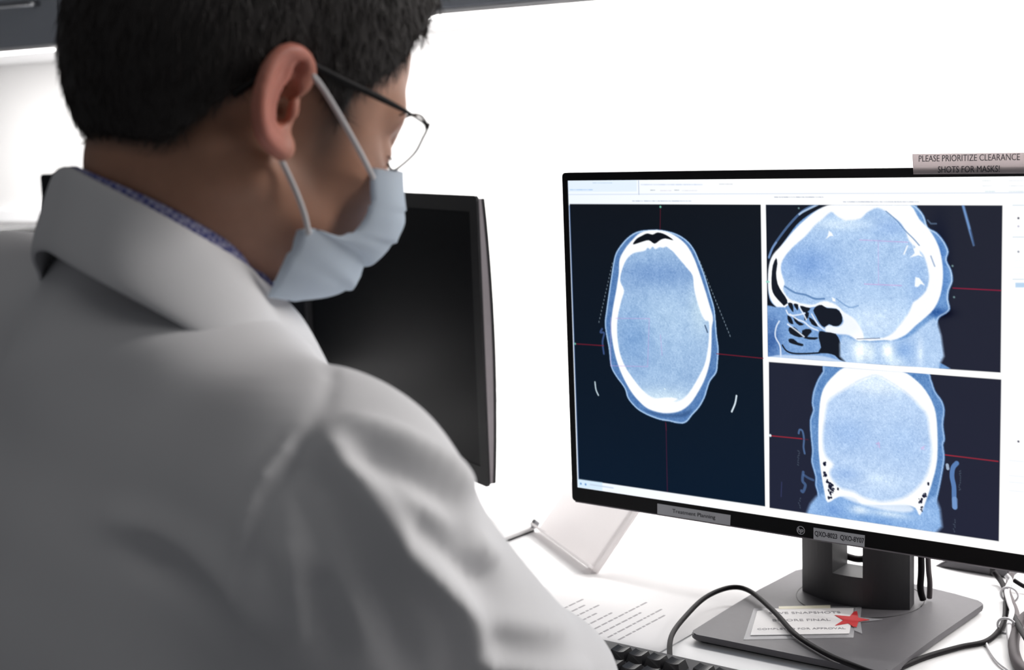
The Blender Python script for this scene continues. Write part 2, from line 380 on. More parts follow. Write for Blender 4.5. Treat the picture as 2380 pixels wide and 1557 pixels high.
tissue(ax_skull, (250, 252, 255), cA, 3, amp=.2)
ax_brain = Z2([(470, 515), (500, 508), (515, 492), (530, 500), (545, 485), (560, 500), (585, 488), (605, 492), (625, 486), (645, 500), (665, 515), (690, 545), (720, 580), (745, 610), (778, 655), (785, 720), (800, 790), (826, 870), (850, 915), (872, 925), (874, 1000), (864, 1100), (845, 1180), (805, 1260), (762, 1330), (725, 1370), (680, 1388), (640, 1380), (600, 1385), (560, 1370), (520, 1352), (470, 1305), (420, 1240), (382, 1180), (352, 1100), (338, 1000), (340, 900), (362, 800), (378, 740), (355, 685), (366, 620), (392, 560), (430, 525)])
tissue(ax_brain, (156, 187, 223), cA, 3, 3)
bm_ = np.zeros((NY, NX), np.float32); sl_, d_ = polysdf(cat(ax_brain, 3, True)); bm_[sl_] = np.clip(.5 - d_, 0, 1)
shade(560, 640, 260, 90, (-34, -30, -18), cA, Z2, bm_); shade(430, 1020, 110, 170, (-28, -22, -12), cA, Z2, bm_)
shade(620, 900, 160, 150, (16, 14, 8), cA, Z2, bm_); shade(620, 1380, 220, 70, (50, 40, 20), cA, Z2, bm_); shade(820, 850, 60, 150, (30, 24, 10), cA, Z2, bm_)
fill(Z2([(430, 472), (450, 440), (480, 422), (512, 408), (545, 414), (575, 402), (620, 415), (665, 447), (620, 438), (590, 446), (556, 468), (522, 448), (480, 458)]), (14, 18, 26), 1.4, 1, 3)
tissue(Z2([(560, 1375), (600, 1368), (650, 1366), (690, 1375), (640, 1395), (600, 1395)]), (255, 255, 255), cA, 3, amp=.1)
fill(Z2([(500, 1440), (600, 1462), (700, 1460), (770, 1435), (740, 1475), (640, 1480), (560, 1468)]), (45, 75, 120), 6, .55, 3)
line(Z2([(850, 945), (865, 985)]), 3, (60, 80, 110), .9)
line(Z2([(208, 1275), (214, 1320), (228, 1352)]), 3.0, (215, 235, 245), .9, smooth=3)
line(Z2([(1034, 1355), (1026, 1400), (1006, 1448)]), 3.6, (225, 240, 250), .95, smooth=3)
for a, b, n in (((310, 580), (232, 920), 17), ((820, 570), (995, 1000), 22)):
    for i in range(n):
        t = i / (n - 1); q = (a[0] + (b[0] - a[0]) * t, a[1] + (b[1] - a[1]) * t); q2 = (q[0] + (b[0] - a[0]) * .012, q[1] + (b[1] - a[1]) * .022)
        line(Z2([q, q2]), 1.5, (170, 190, 205), .7)
line(Z2([(250, 965), (240, 985), (262, 990), (252, 1040), (260, 1110)]), 4.5, (70, 95, 150), .75, smooth=4)
RED = (135, 28, 48)
for a, b, o in (((590, 262), (588, 386), .55), ((620, 1510), (625, 1557), .6), ((92, 1052), (260, 1063), .9), ((918, 1110), (1190, 1137), .9)): line(Z2([a, b]), 1.6, RED, o)
line(R0([(1548, 985), (1551, 1142)]), 1.6, (95, 28, 60), .7)
for a, b in (((330, 903), (525, 905)), ((525, 905), (515, 1185)), ((515, 1185), (300, 1180)), ((300, 1180), (300, 900)), ((590, 1000), (600, 1120))): line(Z2([a, b]), 1.8, (196, 160, 215), .5)
for q in ((590, 253), (92, 1052)): c = Z2([q])[0]; fill([c + 2.4 * np.array([cos(t), sin(t)]) for t in np.linspace(0, 2 * pi, 10, endpoint=False)], (110, 190, 165), 1.5)
dot(1545, 904, 1.6, (235, 250, 250))
# ---- upper right panel: sagittal slice
Z3 = reg(1750, 340, 2.781)
DK = (22, 27, 38)
tissue(Z3([(88, 360), (510, 360), (1010, 370), (1062, 392), (1108, 450), (1132, 522), (1190, 556), (1240, 618), (1266, 680), (1254, 735), (1284, 800), (1293, 870), (1270, 930), (1264, 990), (1276, 1050), (1250, 1082), (1205, 1110), (1190, 1160), (1186, 1230), (1196, 1300), (1178, 1330), (1140, 1352), (1178, 1385), (1188, 1450), (60, 1390), (60, 900)]), (112, 154, 206), cB, 2.5, 3)
rim(Z3([(1010, 370), (1062, 392), (1108, 450), (1132, 522), (1190, 556), (1240, 618), (1266, 680), (1254, 735), (1284, 800), (1293, 870), (1270, 930), (1264, 990), (1276, 1050), (1250, 1082), (1205, 1110), (1190, 1160), (1186, 1230), (1196, 1300), (1178, 1330), (1140, 1352), (1178, 1385), (1188, 1450), (900, 1450), (900, 370)]), (205, 228, 250), 2.0, -2, .8, 3, cB, True)
shade(1200, 780, 60, 240, (-30, -26, -14), cB, Z3); shade(1190, 1070, 80, 30, (-60, -60, -50), cB, Z3)
fill(Z3([(60, 350), (520, 350), (505, 380), (430, 404), (350, 450), (280, 510), (220, 590), (165, 665), (128, 710), (108, 760), (98, 860), (102, 960), (120, 1010), (150, 1040), (130, 1060), (115, 1130), (112, 1200), (130, 1290), (118, 1380), (60, 1380)]), DK, 2, 1, 3, cB)
line(Z3([(400, 378), (320, 420), (240, 500), (170, 590), (125, 660), (103, 720)]), 5.0, (80, 108, 150), .9, cB, 4)
line(Z3([(420, 376), (330, 420), (300, 440)]), 4.0, (190, 215, 245), .8, cB, 4); line(Z3([(150, 622), (125, 660), (104, 715)]), 4.0, (120, 150, 195), .9, cB, 3)
sg_skull = Z3([(520, 372), (700, 366), (900, 366), (1015, 378), (1075, 470), (1140, 540), (1195, 635), (1222, 740), (1228, 850), (1212, 960), (1170, 1050), (1110, 1110), (1050, 1160), (985, 1220), (900, 1256), (850, 1252), (700, 1250), (560, 1150), (560, 1060), (440, 1040), (330, 1045), (250, 1020), (215, 1010), (205, 1060), (170, 1050), (125, 1010), (103, 950), (97, 860), (104, 770), (130, 700), (185, 640), (250, 560), (330, 480), (420, 410)])
tissue(sg_skull, (250, 252, 255), cB, 3, 3, .25)
sg_brain = Z3([(505, 425), (540, 450), (580, 470), (640, 478), (700, 462), (740, 425), (800, 398), (850, 415), (900, 455), (950, 490), (985, 545), (1010, 610), (1060, 660), (1100, 700), (1125, 770), (1138, 850), (1120, 930), (1070, 985), (1035, 1010), (1010, 1070), (960, 1140), (900, 1210), (840, 1238), (760, 1243), (700, 1240), (655, 1180), (600, 1120), (575, 1070), (545, 1030), (500, 1008), (455, 1000), (400, 1022), (330, 1018), (262, 998), (225, 975), (195, 925), (205, 885), (185, 820), (183, 760), (215, 700), (270, 640), (340, 580), (400, 510), (450, 470)])
tissue(sg_brain, (172, 201, 236), cB, 4, 3)
bm_ = np.zeros((NY, NX), np.float32); sl_, d_ = polysdf(cat(sg_brain, 3, True)); bm_[sl_] = np.clip(.5 - d_, 0, 1)
shade(350, 760, 200, 130, (-42, -34, -16), cB, Z3, bm_); shade(880, 520, 130, 60, (-22, -18, -8), cB, Z3, bm_); shade(760, 1130, 200, 110, (34, 26, 14), cB, Z3, bm_)
shade(560, 500, 220, 40, (34, 26, 12), cB, Z3, bm_); shade(1060, 900, 60, 160, (-18, -14, -6), cB, Z3, bm_); shade(980, 1100, 80, 110, (14, 12, 8), cB, Z3, bm_)
line(Z3([(205, 905), (270, 945), (340, 960), (400, 985), (460, 985)]), 4, (84, 122, 172), .8, cB, 4)
line(Z3([(540, 985), (620, 1040), (680, 1030)]), 3, (110, 148, 196), .6, cB, 4)
line(Z3([(860, 420), (930, 480), (985, 545), (1040, 600), (1075, 640)]), 2.6, (96, 130, 175), .7, cB, 4)
fill(Z3([(500, 395), (560, 380), (700, 380), (770, 400), (730, 425), (690, 465), (640, 455), (600, 482), (560, 450)]), (250, 252, 255), 5, .85, 3, cB)
for pts in ([(490, 545), (510, 560), (520, 580), (500, 580), (470, 600), (485, 575)], [(1020, 600), (1040, 660), (1070, 640), (1080, 690), (1100, 715), (1070, 705), (1015, 718), (1045, 690)],
            [(1050, 845), (1075, 850), (1112, 900), (1085, 890), (1065, 910), (1045, 905)], [(995, 640), (1005, 640), (980, 700), (970, 700)], [(510, 975), (530, 985), (535, 1005), (515, 1000)]):
    fill(Z3(pts), (250, 253, 255), 2, .95, 0, cB)
line(Z3([(1150, 710), (1165, 750), (1175, 775)]), 3, (150, 170, 200), .8, cB)
# frontal sinus and air spaces
fill(Z3([(150, 722), (128, 770), (120, 850), (122, 920), (140, 965), (185, 1015), (215, 1040), (222, 995), (190, 945), (160, 890), (150, 820), (158, 760)]), DK, 1.6, 1, 2, cB)
tissue(Z3([(205, 1040), (330, 1040), (440, 1035), (560, 1075), (640, 1120), (700, 1215), (680, 1262), (610, 1300), (620, 1450), (60, 1430), (60, 1060), (150, 1040)]), (126, 164, 214), cB, 3, 3)
shade(120, 1250, 60, 160, (-60, -60, -50), cB, Z3)
fill(Z3([(560, 1060), (610, 1085), (660, 1120), (705, 1190), (715, 1245), (680, 1256), (620, 1222), (560, 1215), (470, 1200), (480, 1155), (550, 1165), (585, 1130)]), (246, 249, 254), 4, .95, 3, cB)
line(Z3([(205, 1035), (260, 1005), (330, 1035), (400, 1030), (440, 1012), (480, 1035), (545, 1040), (585, 1080)]), 3.6, (244, 248, 254), 1, cB, 4)
for pts in ([(390, 1060), (412, 1032), (445, 1025), (478, 1045), (540, 1050), (572, 1085), (578, 1130), (555, 1160), (520, 1162), (492, 1150), (462, 1170), (432, 1145), (408, 1100)],
            [(430, 1195), (470, 1200), (535, 1212), (562, 1260), (590, 1330), (612, 1392), (560, 1380), (530, 1352), (480, 1338), (420, 1335), (440, 1300), (425, 1240)],
            [(225, 1015), (255, 1015), (262, 1070), (245, 1055)], [(262, 1018), (292, 1022), (290, 1060), (276, 1045)], [(305, 1030), (345, 1040), (372, 1048), (345, 1075), (318, 1065)],
            [(222, 1095), (245, 1105), (262, 1150), (232, 1138)], [(262, 1095), (292, 1130), (330, 1150), (300, 1158), (268, 1128)], [(338, 1075), (362, 1075), (355, 1110), (332, 1125)],
            [(360, 1105), (395, 1125), (420, 1165), (380, 1150)], [(232, 1172), (270, 1170), (300, 1200), (335, 1225), (300, 1235), (240, 1210)], [(318, 1190), (365, 1180), (380, 1200), (352, 1232), (420, 1235), (400, 1250), (330, 1240)],
            [(232, 1245), (262, 1245), (290, 1268), (325, 1278), (318, 1292), (275, 1282), (235, 1268)]):
    fill(Z3(pts), DK, 1.6, 1, 2, cB)
line(Z3([(190, 1285), (215, 1320), (260, 1338), (340, 1340), (430, 1335)]), 3.2, DK, 1, cB, 4)
for pts in ([(240, 1085), (290, 1120), (330, 1135), (372, 1170), (420, 1190)], [(225, 1150), (280, 1190), (330, 1230)], [(300, 1040), (330, 1090), (345, 1120)], [(215, 1060), (235, 1090), (290, 1090), (335, 1078)], [(170, 1130), (150, 1170), (145, 1230), (175, 1290), (180, 1360)], [(380, 1085), (420, 1150), (460, 1185)]):
    line(Z3(pts), 3.2, (232, 240, 252), .85, cB, 4)
fill(Z3([(150, 1350), (300, 1352), (420, 1352), (520, 1372), (560, 1400), (60, 1390)]), (205, 222, 246), 3, .8, 3, cB)
tissue(Z3([(575, 1225), (680, 1262), (860, 1258), (1000, 1235), (1110, 1150), (1190, 1130), (1188, 1450), (620, 1420)]), (176, 204, 238), cB, 6, 3)
for cx, cy, rx, ry, dc in ((690, 1320, 45, 75, (80, 60, 25)), (760, 1330, 30, 60, (40, 30, 10)), (870, 1320, 36, 45, (90, 66, 26)), (980, 1320, 60, 70, (-34, -26, -12)), (1080, 1330, 22, 90, (40, 30, 16)), (920, 1390, 60, 40, (36, 28, 12))):
    shade(cx, cy, rx, ry, dc, cB, Z3)
line(Z3([(672, 1245), (820, 1240)]), 1.6, (60, 75, 110), .7, cB)
fill(Z3([(1348, 378), (1366, 378), (1405, 520), (1432, 640), (1424, 645), (1398, 560)]), (120, 160, 215), 3, .9, 0, cB)
line(Z3([(1405, 540), (1428, 635)]), 2.4, (40, 60, 95), .5, cB)
line(Z3([(1293, 916), (1605, 932)]), 2.0, (150, 30, 60), .9, cB)
for a, b, o in (((690, 605), (1000, 620), .4), ((720, 890), (960, 900), .5), ((810, 620), (812, 890), .25)): line(Z3([a, b]), 2, (215, 150, 210), o, cB)
line(Z3([(1130, 478), (1150, 500), (1185, 500)]), 3, (120, 150, 185), .5, cB)
for q in ((1290, 773), (1300, 975), (92, 872), (296, 400)): c = Z3([q])[0]; fill([c + 2. * np.array([cos(t), sin(t)]) for t in np.linspace(0, 2 * pi, 10, endpoint=False)], (130, 165, 165), 1.6, .8)
# ---- lower right panel: coronal slice
Z4 = reg(1750, 820, 2.9937)
co_out = Z4([(520, 70), (485, 130), (450, 185), (418, 270), (408, 350), (416, 400), (395, 470), (400, 580), (410, 680), (405, 760), (432, 860), (432, 920), (450, 1000), (440, 1160), (900, 1260), (1236, 1280), (1252, 1150), (1292, 980), (1318, 850), (1336, 730), (1326, 640), (1338, 600), (1326, 500), (1336, 400), (1316, 330), (1270, 265), (1240, 180), (1200, 130), (900, 60)])
tissue(co_out, (96, 138, 192), cC, 2.5, 3); rim(co_out, (175, 205, 240), 2.0, -2, .75, 3, cC, True)
co_sk = Z4([(640, 100), (560, 160), (502, 230), (472, 310), (458, 450), (455, 600), (460, 720), (478, 860), (496, 960), (520, 1040), (600, 1000), (700, 1010), (760, 1050), (900, 1062), (1060, 1060), (1130, 1080), (1162, 1130), (1204, 1030), (1250, 890), (1282, 740), (1282, 520), (1262, 380), (1200, 260), (1120, 178), (1040, 130), (900, 100), (760, 92)])
tissue(Z4([(440, 1000), (600, 985), (900, 1050), (1150, 1080), (1270, 1000), (1240, 1290), (430, 1180)]), (140, 178, 226), cC, 8, 3)
tissue(co_sk, (251, 253, 255), cC, 3, 3, .2)
co_br = Z4([(722, 205), (650, 248), (590, 285), (530, 330), (508, 400), (500, 470), (488, 560), (490, 650), (510, 720), (560, 775), (535, 830), (560, 890), (610, 940), (700, 965), (760, 1000), (860, 1030), (940, 1032), (1040, 1010), (1120, 960), (1190, 880), (1225, 800), (1243, 680), (1228, 560), (1212, 440), (1160, 370), (1080, 290), (970, 215), (860, 158), (780, 180)])
tissue(co_br, (184, 209, 241), cC, 9, 3)
bm_ = np.zeros((NY, NX), np.float32); sl_, d_ = polysdf(cat(co_br, 3, True)); bm_[sl_] = np.clip(.5 - d_, 0, 1)
shade(650, 560, 180, 130, (-24, -18, -8), cC, Z4, bm_); shade(650, 840, 110, 50, (-30, -24, -12), cC, Z4, bm_); shade(1050, 620, 160, 160, (-14, -10, -4), cC, Z4, bm_); shade(860, 220, 200, 70, (40, 30, 12), cC, Z4, bm_); shade(880, 880, 160, 60, (20, 16, 8), cC, Z4, bm_)
fill(Z4([(600, 985), (700, 1000), (760, 1040), (900, 1058), (1060, 1050), (1120, 1090), (1060, 1110), (900, 1090), (740, 1050), (640, 1010)]), (238, 245, 253), 6, .8, 3, cC)
shade(740, 1090, 60, 30, (70, 50, 20), cC, Z4); shade(950, 1120, 130, 22, (60, 44, 18), cC, Z4); shade(840, 1170, 160, 30, (-20, -16, -10), cC, Z4); shade(560, 1090, 60, 40, (-18, -16, -8), cC, Z4)
for cx, cy, r_, n in ((545, 950, 28, 34), (500, 770, 10, 9), (500, 850, 16, 12), (520, 895, 10, 6), (1190, 990, 16, 12), (1220, 912, 9, 6), (1165, 1025, 16, 9), (1170, 1085, 16, 5), (540, 920, 14, 8), (590, 950, 8, 3), (535, 1000, 18, 8)):
    for i in range(n):
        a = rng.uniform(0, 2 * pi); q = r_ * math.sqrt(rng.uniform()); c = Z4([(cx + q * cos(a) * .8, cy + q * sin(a) * 1.3)])[0]
        rr_ = rng.uniform(1.0, 2.6); fill([c + rr_ * np.array([cos(t) * rng.uniform(.7, 1.2), sin(t)]) for t in np.linspace(0, 2 * pi, 7, endpoint=False)], (18, 22, 46), 1.4, .95)
line(Z4([(318, 560), (325, 535), (345, 545), (355, 600), (352, 655), (360, 700)]), 4, (86, 118, 165), .8, cC, 4)
line(Z4([(350, 830), (345, 890), (365, 920), (350, 965), (338, 960)]), 6, (80, 112, 160), .7, cC, 4); line(Z4([(355, 850), (385, 870), (420, 885)]), 5, (80, 112, 160), .6, cC, 3)
line(Z4([(1418, 768), (1392, 800), (1385, 860), (1398, 930), (1400, 1010), (1405, 1075)]), 9, (98, 140, 200), .85, cC, 4); line(Z4([(1404, 1020), (1404, 1070)]), 11, (130, 165, 215), .6, cC)
line(Z4([(1352, 780), (1356, 805)]), 6, (190, 210, 235), .8, cC); line(Z4([(200, 900), (196, 1000)]), 2.4, (60, 66, 110), .6, cC)
for x, y0, y1 in ((318, 680, 780), (325, 1010, 1080), (1440, 820, 960), (1402, 1160, 1250)):
    for y in range(y0, y1, 16): line(Z4([(x + rng.uniform(-8, 8), y), (x + rng.uniform(-6, 6), y + 6)]), 1.8, (90, 105, 120), .6, cC)
line(Z4([(130, 577), (340, 598)]), 2.0, (170, 40, 55), .95, cC); line(Z4([(345, 600), (385, 604)]), 1.6, (120, 40, 60), .5, cC); line(Z4([(1338, 710), (1705, 755)]), 2.0, (165, 42, 58), .95, cC)
for q in ((1185, 668, 8), (870, 640, 5)): 
    for i in range(6): line(Z4([(q[0] + rng.uniform(-16, 16), q[1] + rng.uniform(-22, 22)), (q[0] + rng.uniform(-16, 16), q[1] + rng.uniform(-22, 22))]), 1.6, (225, 165, 215), .35, cC)
dot(1790, 1012, 3, (225, 235, 240)); line(R0([(1782, 655), (1787, 655)]), 4, (150, 220, 200), .8)
# task bar at the foot
fill(R0([(1343, 1113), (1400, 1121), (1400, 1140), (1344, 1132)]), (205, 230, 248), 3, .8)
for x in (1350, 1361): dot(x, 1124 + (x - 1350) * .15, 2.6, (70, 125, 190), .8)
line(R0([(1372, 1126), (1425, 1134)]), 3, (190, 205, 225), .8)

# ------------------------------------------------------------------ monitor with the scans
AO = AC - np.array([0, 0, AC[2] - DESK])
mon = empty('monitor', (AC[0], AC[1], DESK), AY, 'switched-on black monitor showing three head scans, on a charcoal stand', 'monitor')
zs = AC[2] - DESK
bl, btop, bbot = .0066, .0082, .0150
X0, X1, Zt, Zb = -SW / 2 - bl, SW / 2 + bl, zs + SH / 2 + btop, zs - SH / 2 - bbot
# front frame
bm = bmesh.new(); yF = -.0012
def ring(bm, xo0, xo1, zo0, zo1, xi0, xi1, zi0, zi1, y0, y1, rc=.004):
    def rr(x0, x1, z0, z1, r):
        o = []
        for cx, cz, a0 in ((x1 - r, z1 - r, 0), (x0 + r, z1 - r, 90), (x0 + r, z0 + r, 180), (x1 - r, z0 + r, 270)):
            for k in range(5): a = rad(a0 + k * 22.5); o.append((cx + r * cos(a), cz + r * sin(a)))
        return o
    O = rr(xo0, xo1, zo0, zo1, rc); I = rr(xi0, xi1, zi0, zi1, .0002); n = len(O)
    vs_ = [[bm.verts.new((a, y, b)) for a, b in L] for y, L in ((y0, O), (y0, I), (y1, I), (y1, O))]
    for a in range(4):
        A_, B_ = vs_[a], vs_[(a + 1) % 4]
        for i in range(n): bm.faces.new((A_[i], A_[(i + 1) % n], B_[(i + 1) % n], B_[i]))
ring(bm, X0, X1, Zb, Zt, -SW / 2, SW / 2, zs - SH / 2, zs + SH / 2, yF, .010)
from_bm('bezel', bm, M['bezel'], mon)
box('bezel_edge', (X0 + .002, X1 - .002, .0005, .0105, Zb - .0022, Zb - .00005), M['silver'], mon, bev=.0008)
bm = bmesh.new(); bx(bm, X0 + .001, X1 - .001, .0102, .018, Zb + .001, Zt - .001, .003); bx(bm, -.20, .20, .0182, .045, Zb + .03, Zt - .03, .012, 4)
from_bm('back_shell', bm, M['black'], mon)
# display grid
gx = np.linspace(-SW / 2, SW / 2, NX + 1); gz = np.linspace(zs + SH / 2, zs - SH / 2, NY + 1)
GX, GZ = np.meshgrid(gx, gz); V = np.stack([GX, np.zeros_like(GX), GZ], -1).reshape(-1, 3).astype(np.float32)
ii = (np.arange(NY)[:, None] * (NX + 1) + np.arange(NX)[None]).ravel()
Q = np.stack([ii, ii + NX + 1, ii + NX + 2, ii + 1], -1).astype(np.int32)
me = bpy.data.meshes.new('display'); me.vertices.add(len(V)); me.vertices.foreach_set('co', V.ravel())
me.loops.add(Q.size); me.loops.foreach_set('vertex_index', Q.ravel()); me.polygons.add(len(Q)); me.polygons.foreach_set('loop_start', np.arange(0, Q.size, 4, dtype=np.int32))
try: me.polygons.foreach_set('loop_total', np.full(len(Q), 4, dtype=np.int32))
except Exception: pass
me.update()
I2 = np.clip(IMG, 0, 255) / 255.
I2 = np.where(I2 <= .04045, I2 / 12.92, ((I2 + .055) / 1.055) ** 2.4)
I3 = np.pad(I2, ((0, 1), (0, 1), (0, 0)), mode='edge'); I3 = .25 * (I3 + np.roll(I3, 1, 0) + np.roll(I3, 1, 1) + np.roll(np.roll(I3, 1, 0), 1, 1)); I3[0] = I3[1]; I3[:, 0] = I3[:, 1]
at = me.color_attributes.new('picture', 'FLOAT_COLOR', 'POINT')
at.data.foreach_set('color', np.concatenate([I3, np.ones(I3.shape[:2] + (1,))], -1).astype(np.float32).ravel())
dm = bpy.data.materials.new('lit_display'); dm.use_nodes = True; nt = dm.node_tree; b = nt.nodes['Principled BSDF']
va = nt.nodes.new('ShaderNodeVertexColor'); va.layer_name = 'picture'; nt.links.new(va.outputs[0], b.inputs['Emission Color'])
b.inputs['Emission Strength'].default_value = 1.06; b.inputs['Base Color'].default_value = (.004, .004, .005, 1); b.inputs['Roughness'].default_value = .45; b.inputs['Specular IOR Level'].default_value = .04
me.materials.append(dm); disp = bpy.data.objects.new('display', me); COL.objects.link(disp); disp.parent = mon
# stickers and badge on the bottom bezel
def apt(x, y, d=-.0016):
    p = onplane(x, y, AC + an * (-d), an) - np.array([AC[0], AC[1], DESK]); return np.array([p @ au, d, p[2]])
def sticker(name, px, m, parent=None, th=.0005, d0=-.0013):
    q = [apt(*p) for p in px]; bm = bmesh.new()
    prism(bm, [(v[0], v[2]) for v in q], d0 - th, d0, 'y'); return from_bm(name, bm, m, parent or mon)
s1 = sticker('label_sticker', [(1528, 1170), (1698, 1197), (1697, 1221), (1528, 1194)], M['label']); s1['label'] = 'grey sticker strip with one faint line of type'
c1 = apt(1612, 1195, -.0019); text_mesh('sticker_text', 'Treatment Planning', .0056, M['ink'], s1, c1, (1, 0, 0), (0, 0, 1), sx=1.12)
s2 = sticker('label_sticker', [(1891, 1226), (2010, 1244), (2009, 1271), (1891, 1253)], M['label']); s2['label'] = 'grey sticker with two printed codes'
c2 = apt(1950, 1248.5, -.0019); text_mesh('sticker_text', 'QXO-8023  QXO-8Y07', .0068, M['ink'], s2, c2, (1, 0, 0), (0, 0, 1), sx=.73, bold=.0001)
lg = apt(1861, 1232.5, -.0017)
bm = bmesh.new(); rb, n = .0042, 28
for r0, r1 in ((rb * .86, rb),):
    a = [bm.verts.new((lg[0] + r1 * cos(2 * pi * k / n), lg[1], lg[2] + r1 * sin(2 * pi * k / n))) for k in range(n)]
    c = [bm.verts.new((lg[0] + r0 * cos(2 * pi * k / n), lg[1], lg[2] + r0 * sin(2 * pi * k / n))) for k in range(n)]
    for k in range(n): bm.faces.new((a[k], a[(k + 1) % n], c[(k + 1) % n], c[k]))
badge = from_bm('badge', bm, M['label'], mon); badge['label'] = 'round silver badge with two letters'
md = badge.modifiers.new('s', 'SOLIDIFY'); md.thickness = .0003
text_mesh('badge_letters', 'hp', .0062, M['label'], badge, lg + np.array([0, -.0002, .0002]), (1, 0, 0), (.25, 0, 1), bold=.0001)
# stand: base in a frame swivelled a little from the screen
BY = rad(-36.2)
stand = empty('monitor_stand', (AC[0], AC[1], DESK), BY)
bu = np.array([cos(BY), sin(BY), 0])
base_pts = []
def arc(cx, cy, r, a0, a1, n=6): return [(cx + r * cos(rad(a0 + (a1 - a0) * k / n)), cy + r * sin(rad(a0 + (a1 - a0) * k / n))) for k in range(n + 1)]
base_pts = arc(.097, -.0435, .009, -90, 0) + [(.1120, .06)] + arc(.1095, .166, .011, -5, 75) + [(.085, .1855), (.045, .194), (.0, .199), (-.04, .1975)] + arc(-.072, .176, .016, 95, 175) + [(-.0935, .10), (-.0945, .03)] + arc(-.0865, -.0435, .008, 180, 270)
bm = bmesh.new(); prism(bm, base_pts, .0035, .0095, bev=.0012); 
sb = from_bm('stand_base', bm, M['dark_grey'], stand)
bm = bmesh.new(); prism(bm, [(x * .95 + .0005, (y - .07) * .95 + .07) for x, y in base_pts], .0, .0036); from_bm('base_pad', bm, M['black'], stand)
tube('swivel_ring', [np.array(stand.matrix_basis @ Vector((.006 + .064 * cos(a), .128 + .064 * sin(a), .0096))) for a in np.linspace(0, 2 * pi, 49)], .0005, M['black'], stand, 6)
# column: curved front shell with a square cable opening, and a straight rear
colC = Vector((.0045, .115, 0))
def colpt(t, inset=0., back=False):      # t 0..1 across
    x = -.0575 + .117 * t
    if back: return (colC.x + x * .95, .135)
    y = .1165 - .0205 * (1 - ((t - .5) / .5) ** 2) - 0.003 * (t - .5)
    return (colC.x + x, y + inset)
hz = [0.0095, .030, .041, .073, .10, .14]
ht = [round(.04 * k, 2) for k in range(26)]
h0, h1 = .36, .64
bm = bmesh.new()
for back in (False, True):
    hz_ = hz; grid = {}
    for j, z in enumerate(hz_):
        for i, t in enumerate(ht):
            x, y = colpt(t, 0, back); grid[i, j] = bm.verts.new((x, y, z))
    for j in range(len(hz_) - 1):
        for i in range(len(ht) - 1):
            zmid = (hz_[j] + hz_[j + 1]) / 2; tmid = (ht[i] + ht[i + 1]) / 2
            if h0 < tmid < h1 and hz[2] < zmid < hz[4] : continue
            bm.faces.new((grid[i, j], grid[i + 1, j], grid[i + 1, j + 1], grid[i, j + 1]))
    if not back: fr = grid
    else: bk = grid
for j in range(len(hz) - 1):
    for i in (0, len(ht) - 1): bm.faces.new((fr[i, j], fr[i, j + 1], bk[i, j + 1], bk[i, j]))
for i in range(len(ht) - 1): bm.faces.new((fr[i, 0], fr[i + 1, 0], bk[i + 1, 0], bk[i, 0])); bm.faces.new((fr[i, len(hz) - 1], fr[i + 1, len(hz) - 1], bk[i + 1, len(hz) - 1], bk[i, len(hz) - 1]))
i0, i1 = ht.index(h0), ht.index(h1)
for i in range(i0, i1): bm.faces.new((fr[i, 2], fr[i + 1, 2], bk[i + 1, 2], bk[i, 2])); bm.faces.new((fr[i, 4], fr[i + 1, 4], bk[i + 1, 4], bk[i, 4]))
for j in (2, 3):
    for i in (i0, i1): bm.faces.new((fr[i, j], fr[i, j + 1], bk[i, j + 1], bk[i, j]))
sc = from_bm('stand_column', bm, M['col_grey'], stand)
box('pivot_head', (-.035, .045, .035, .105, .13, .21), M['col_grey'], stand, bev=.01)
# make the stand's pieces children of the monitor
for o in list(stand.children):
    mw = mon.matrix_basis.inverted() @ stand.matrix_basis
    o.parent = mon; o.matrix_basis = mw
bpy.data.objects.remove(stand)
SB = Matrix.Translation(Vector((AC[0], AC[1], DESK))) @ Matrix.Rotation(BY, 4, 'Z')

# power cable looping behind the column opening, and the ones beside the column
def sbw(x, y, z): return np.array(SB @ Vector((x, y, z)))
tag(tube('power_cable', cat([onplane(x, y, sbw(0, .147, 0), np.array([-sin(BY), cos(BY), 0])) for x, y in ((1880, 1190), (1922, 1252), (1945, 1280), (1972, 1294), (2004, 1299), (2045, 1285), (2075, 1240), (2085, 1190))], 8), .0036, M['cable']),
    'black power cable looping behind the opening of the monitor stand column', 'cable')
tag(tube('display_cable', cat([sbw(.064, .139, .17), sbw(.065, .139, .11), sbw(.0665, .140, .05), sbw(.066, .139, .026), sbw(.068, .141, .0132)], 8), .0034, M['cable']),
    'black display cable hanging down beside the monitor stand column', 'cable')
tag(tube('display_cable', cat([sbw(.0700, .143, .17), sbw(.0705, .144, .11), sbw(.0715, .146, .05), sbw(.0725, .148, .03), sbw(.071, .151, .0128)], 8), .0028, M['cable_grey']),
    'grey cable hanging down behind the right side of the stand column', 'cable')

# sign taped to the top edge
def awld(x, y, d=.003): return onplane(x, y, AC + an * d, an)
q = [awld(*p) for p in ((2120, 358), (2395, 354.5), (2395, 403), (2123, 405))]
sg = empty('paper_sign', tuple((q[2] + q[3]) / 2), 0, 'strip of paper about clearance shots taped to the top of the lit monitor', 'sign')
Vs = [v for v in q] + [v - an * .0006 for v in q]
mesh('paper_strip', Vs, [(0, 3, 2, 1), (4, 5, 6, 7), (0, 1, 5, 4), (1, 2, 6, 5), (2, 3, 7, 6), (3, 0, 4, 7)], M['greypaper'], sg, world=True)
for (x, y, s, tx, mm) in ((2250, 367.5, .0078, 'PLEASE PRIORITIZE CLEARANCE', 'faint_ink'), (2251, 394, .0078, 'SHOTS FOR MASKS!', 'ink')):
    o = text_mesh('sign_text', tx, s, M[mm], None, awld(x, y, .0033), au, (0, 0, 1), sx=.78); o.data.transform(sg.matrix_basis.inverted()); o.parent = sg

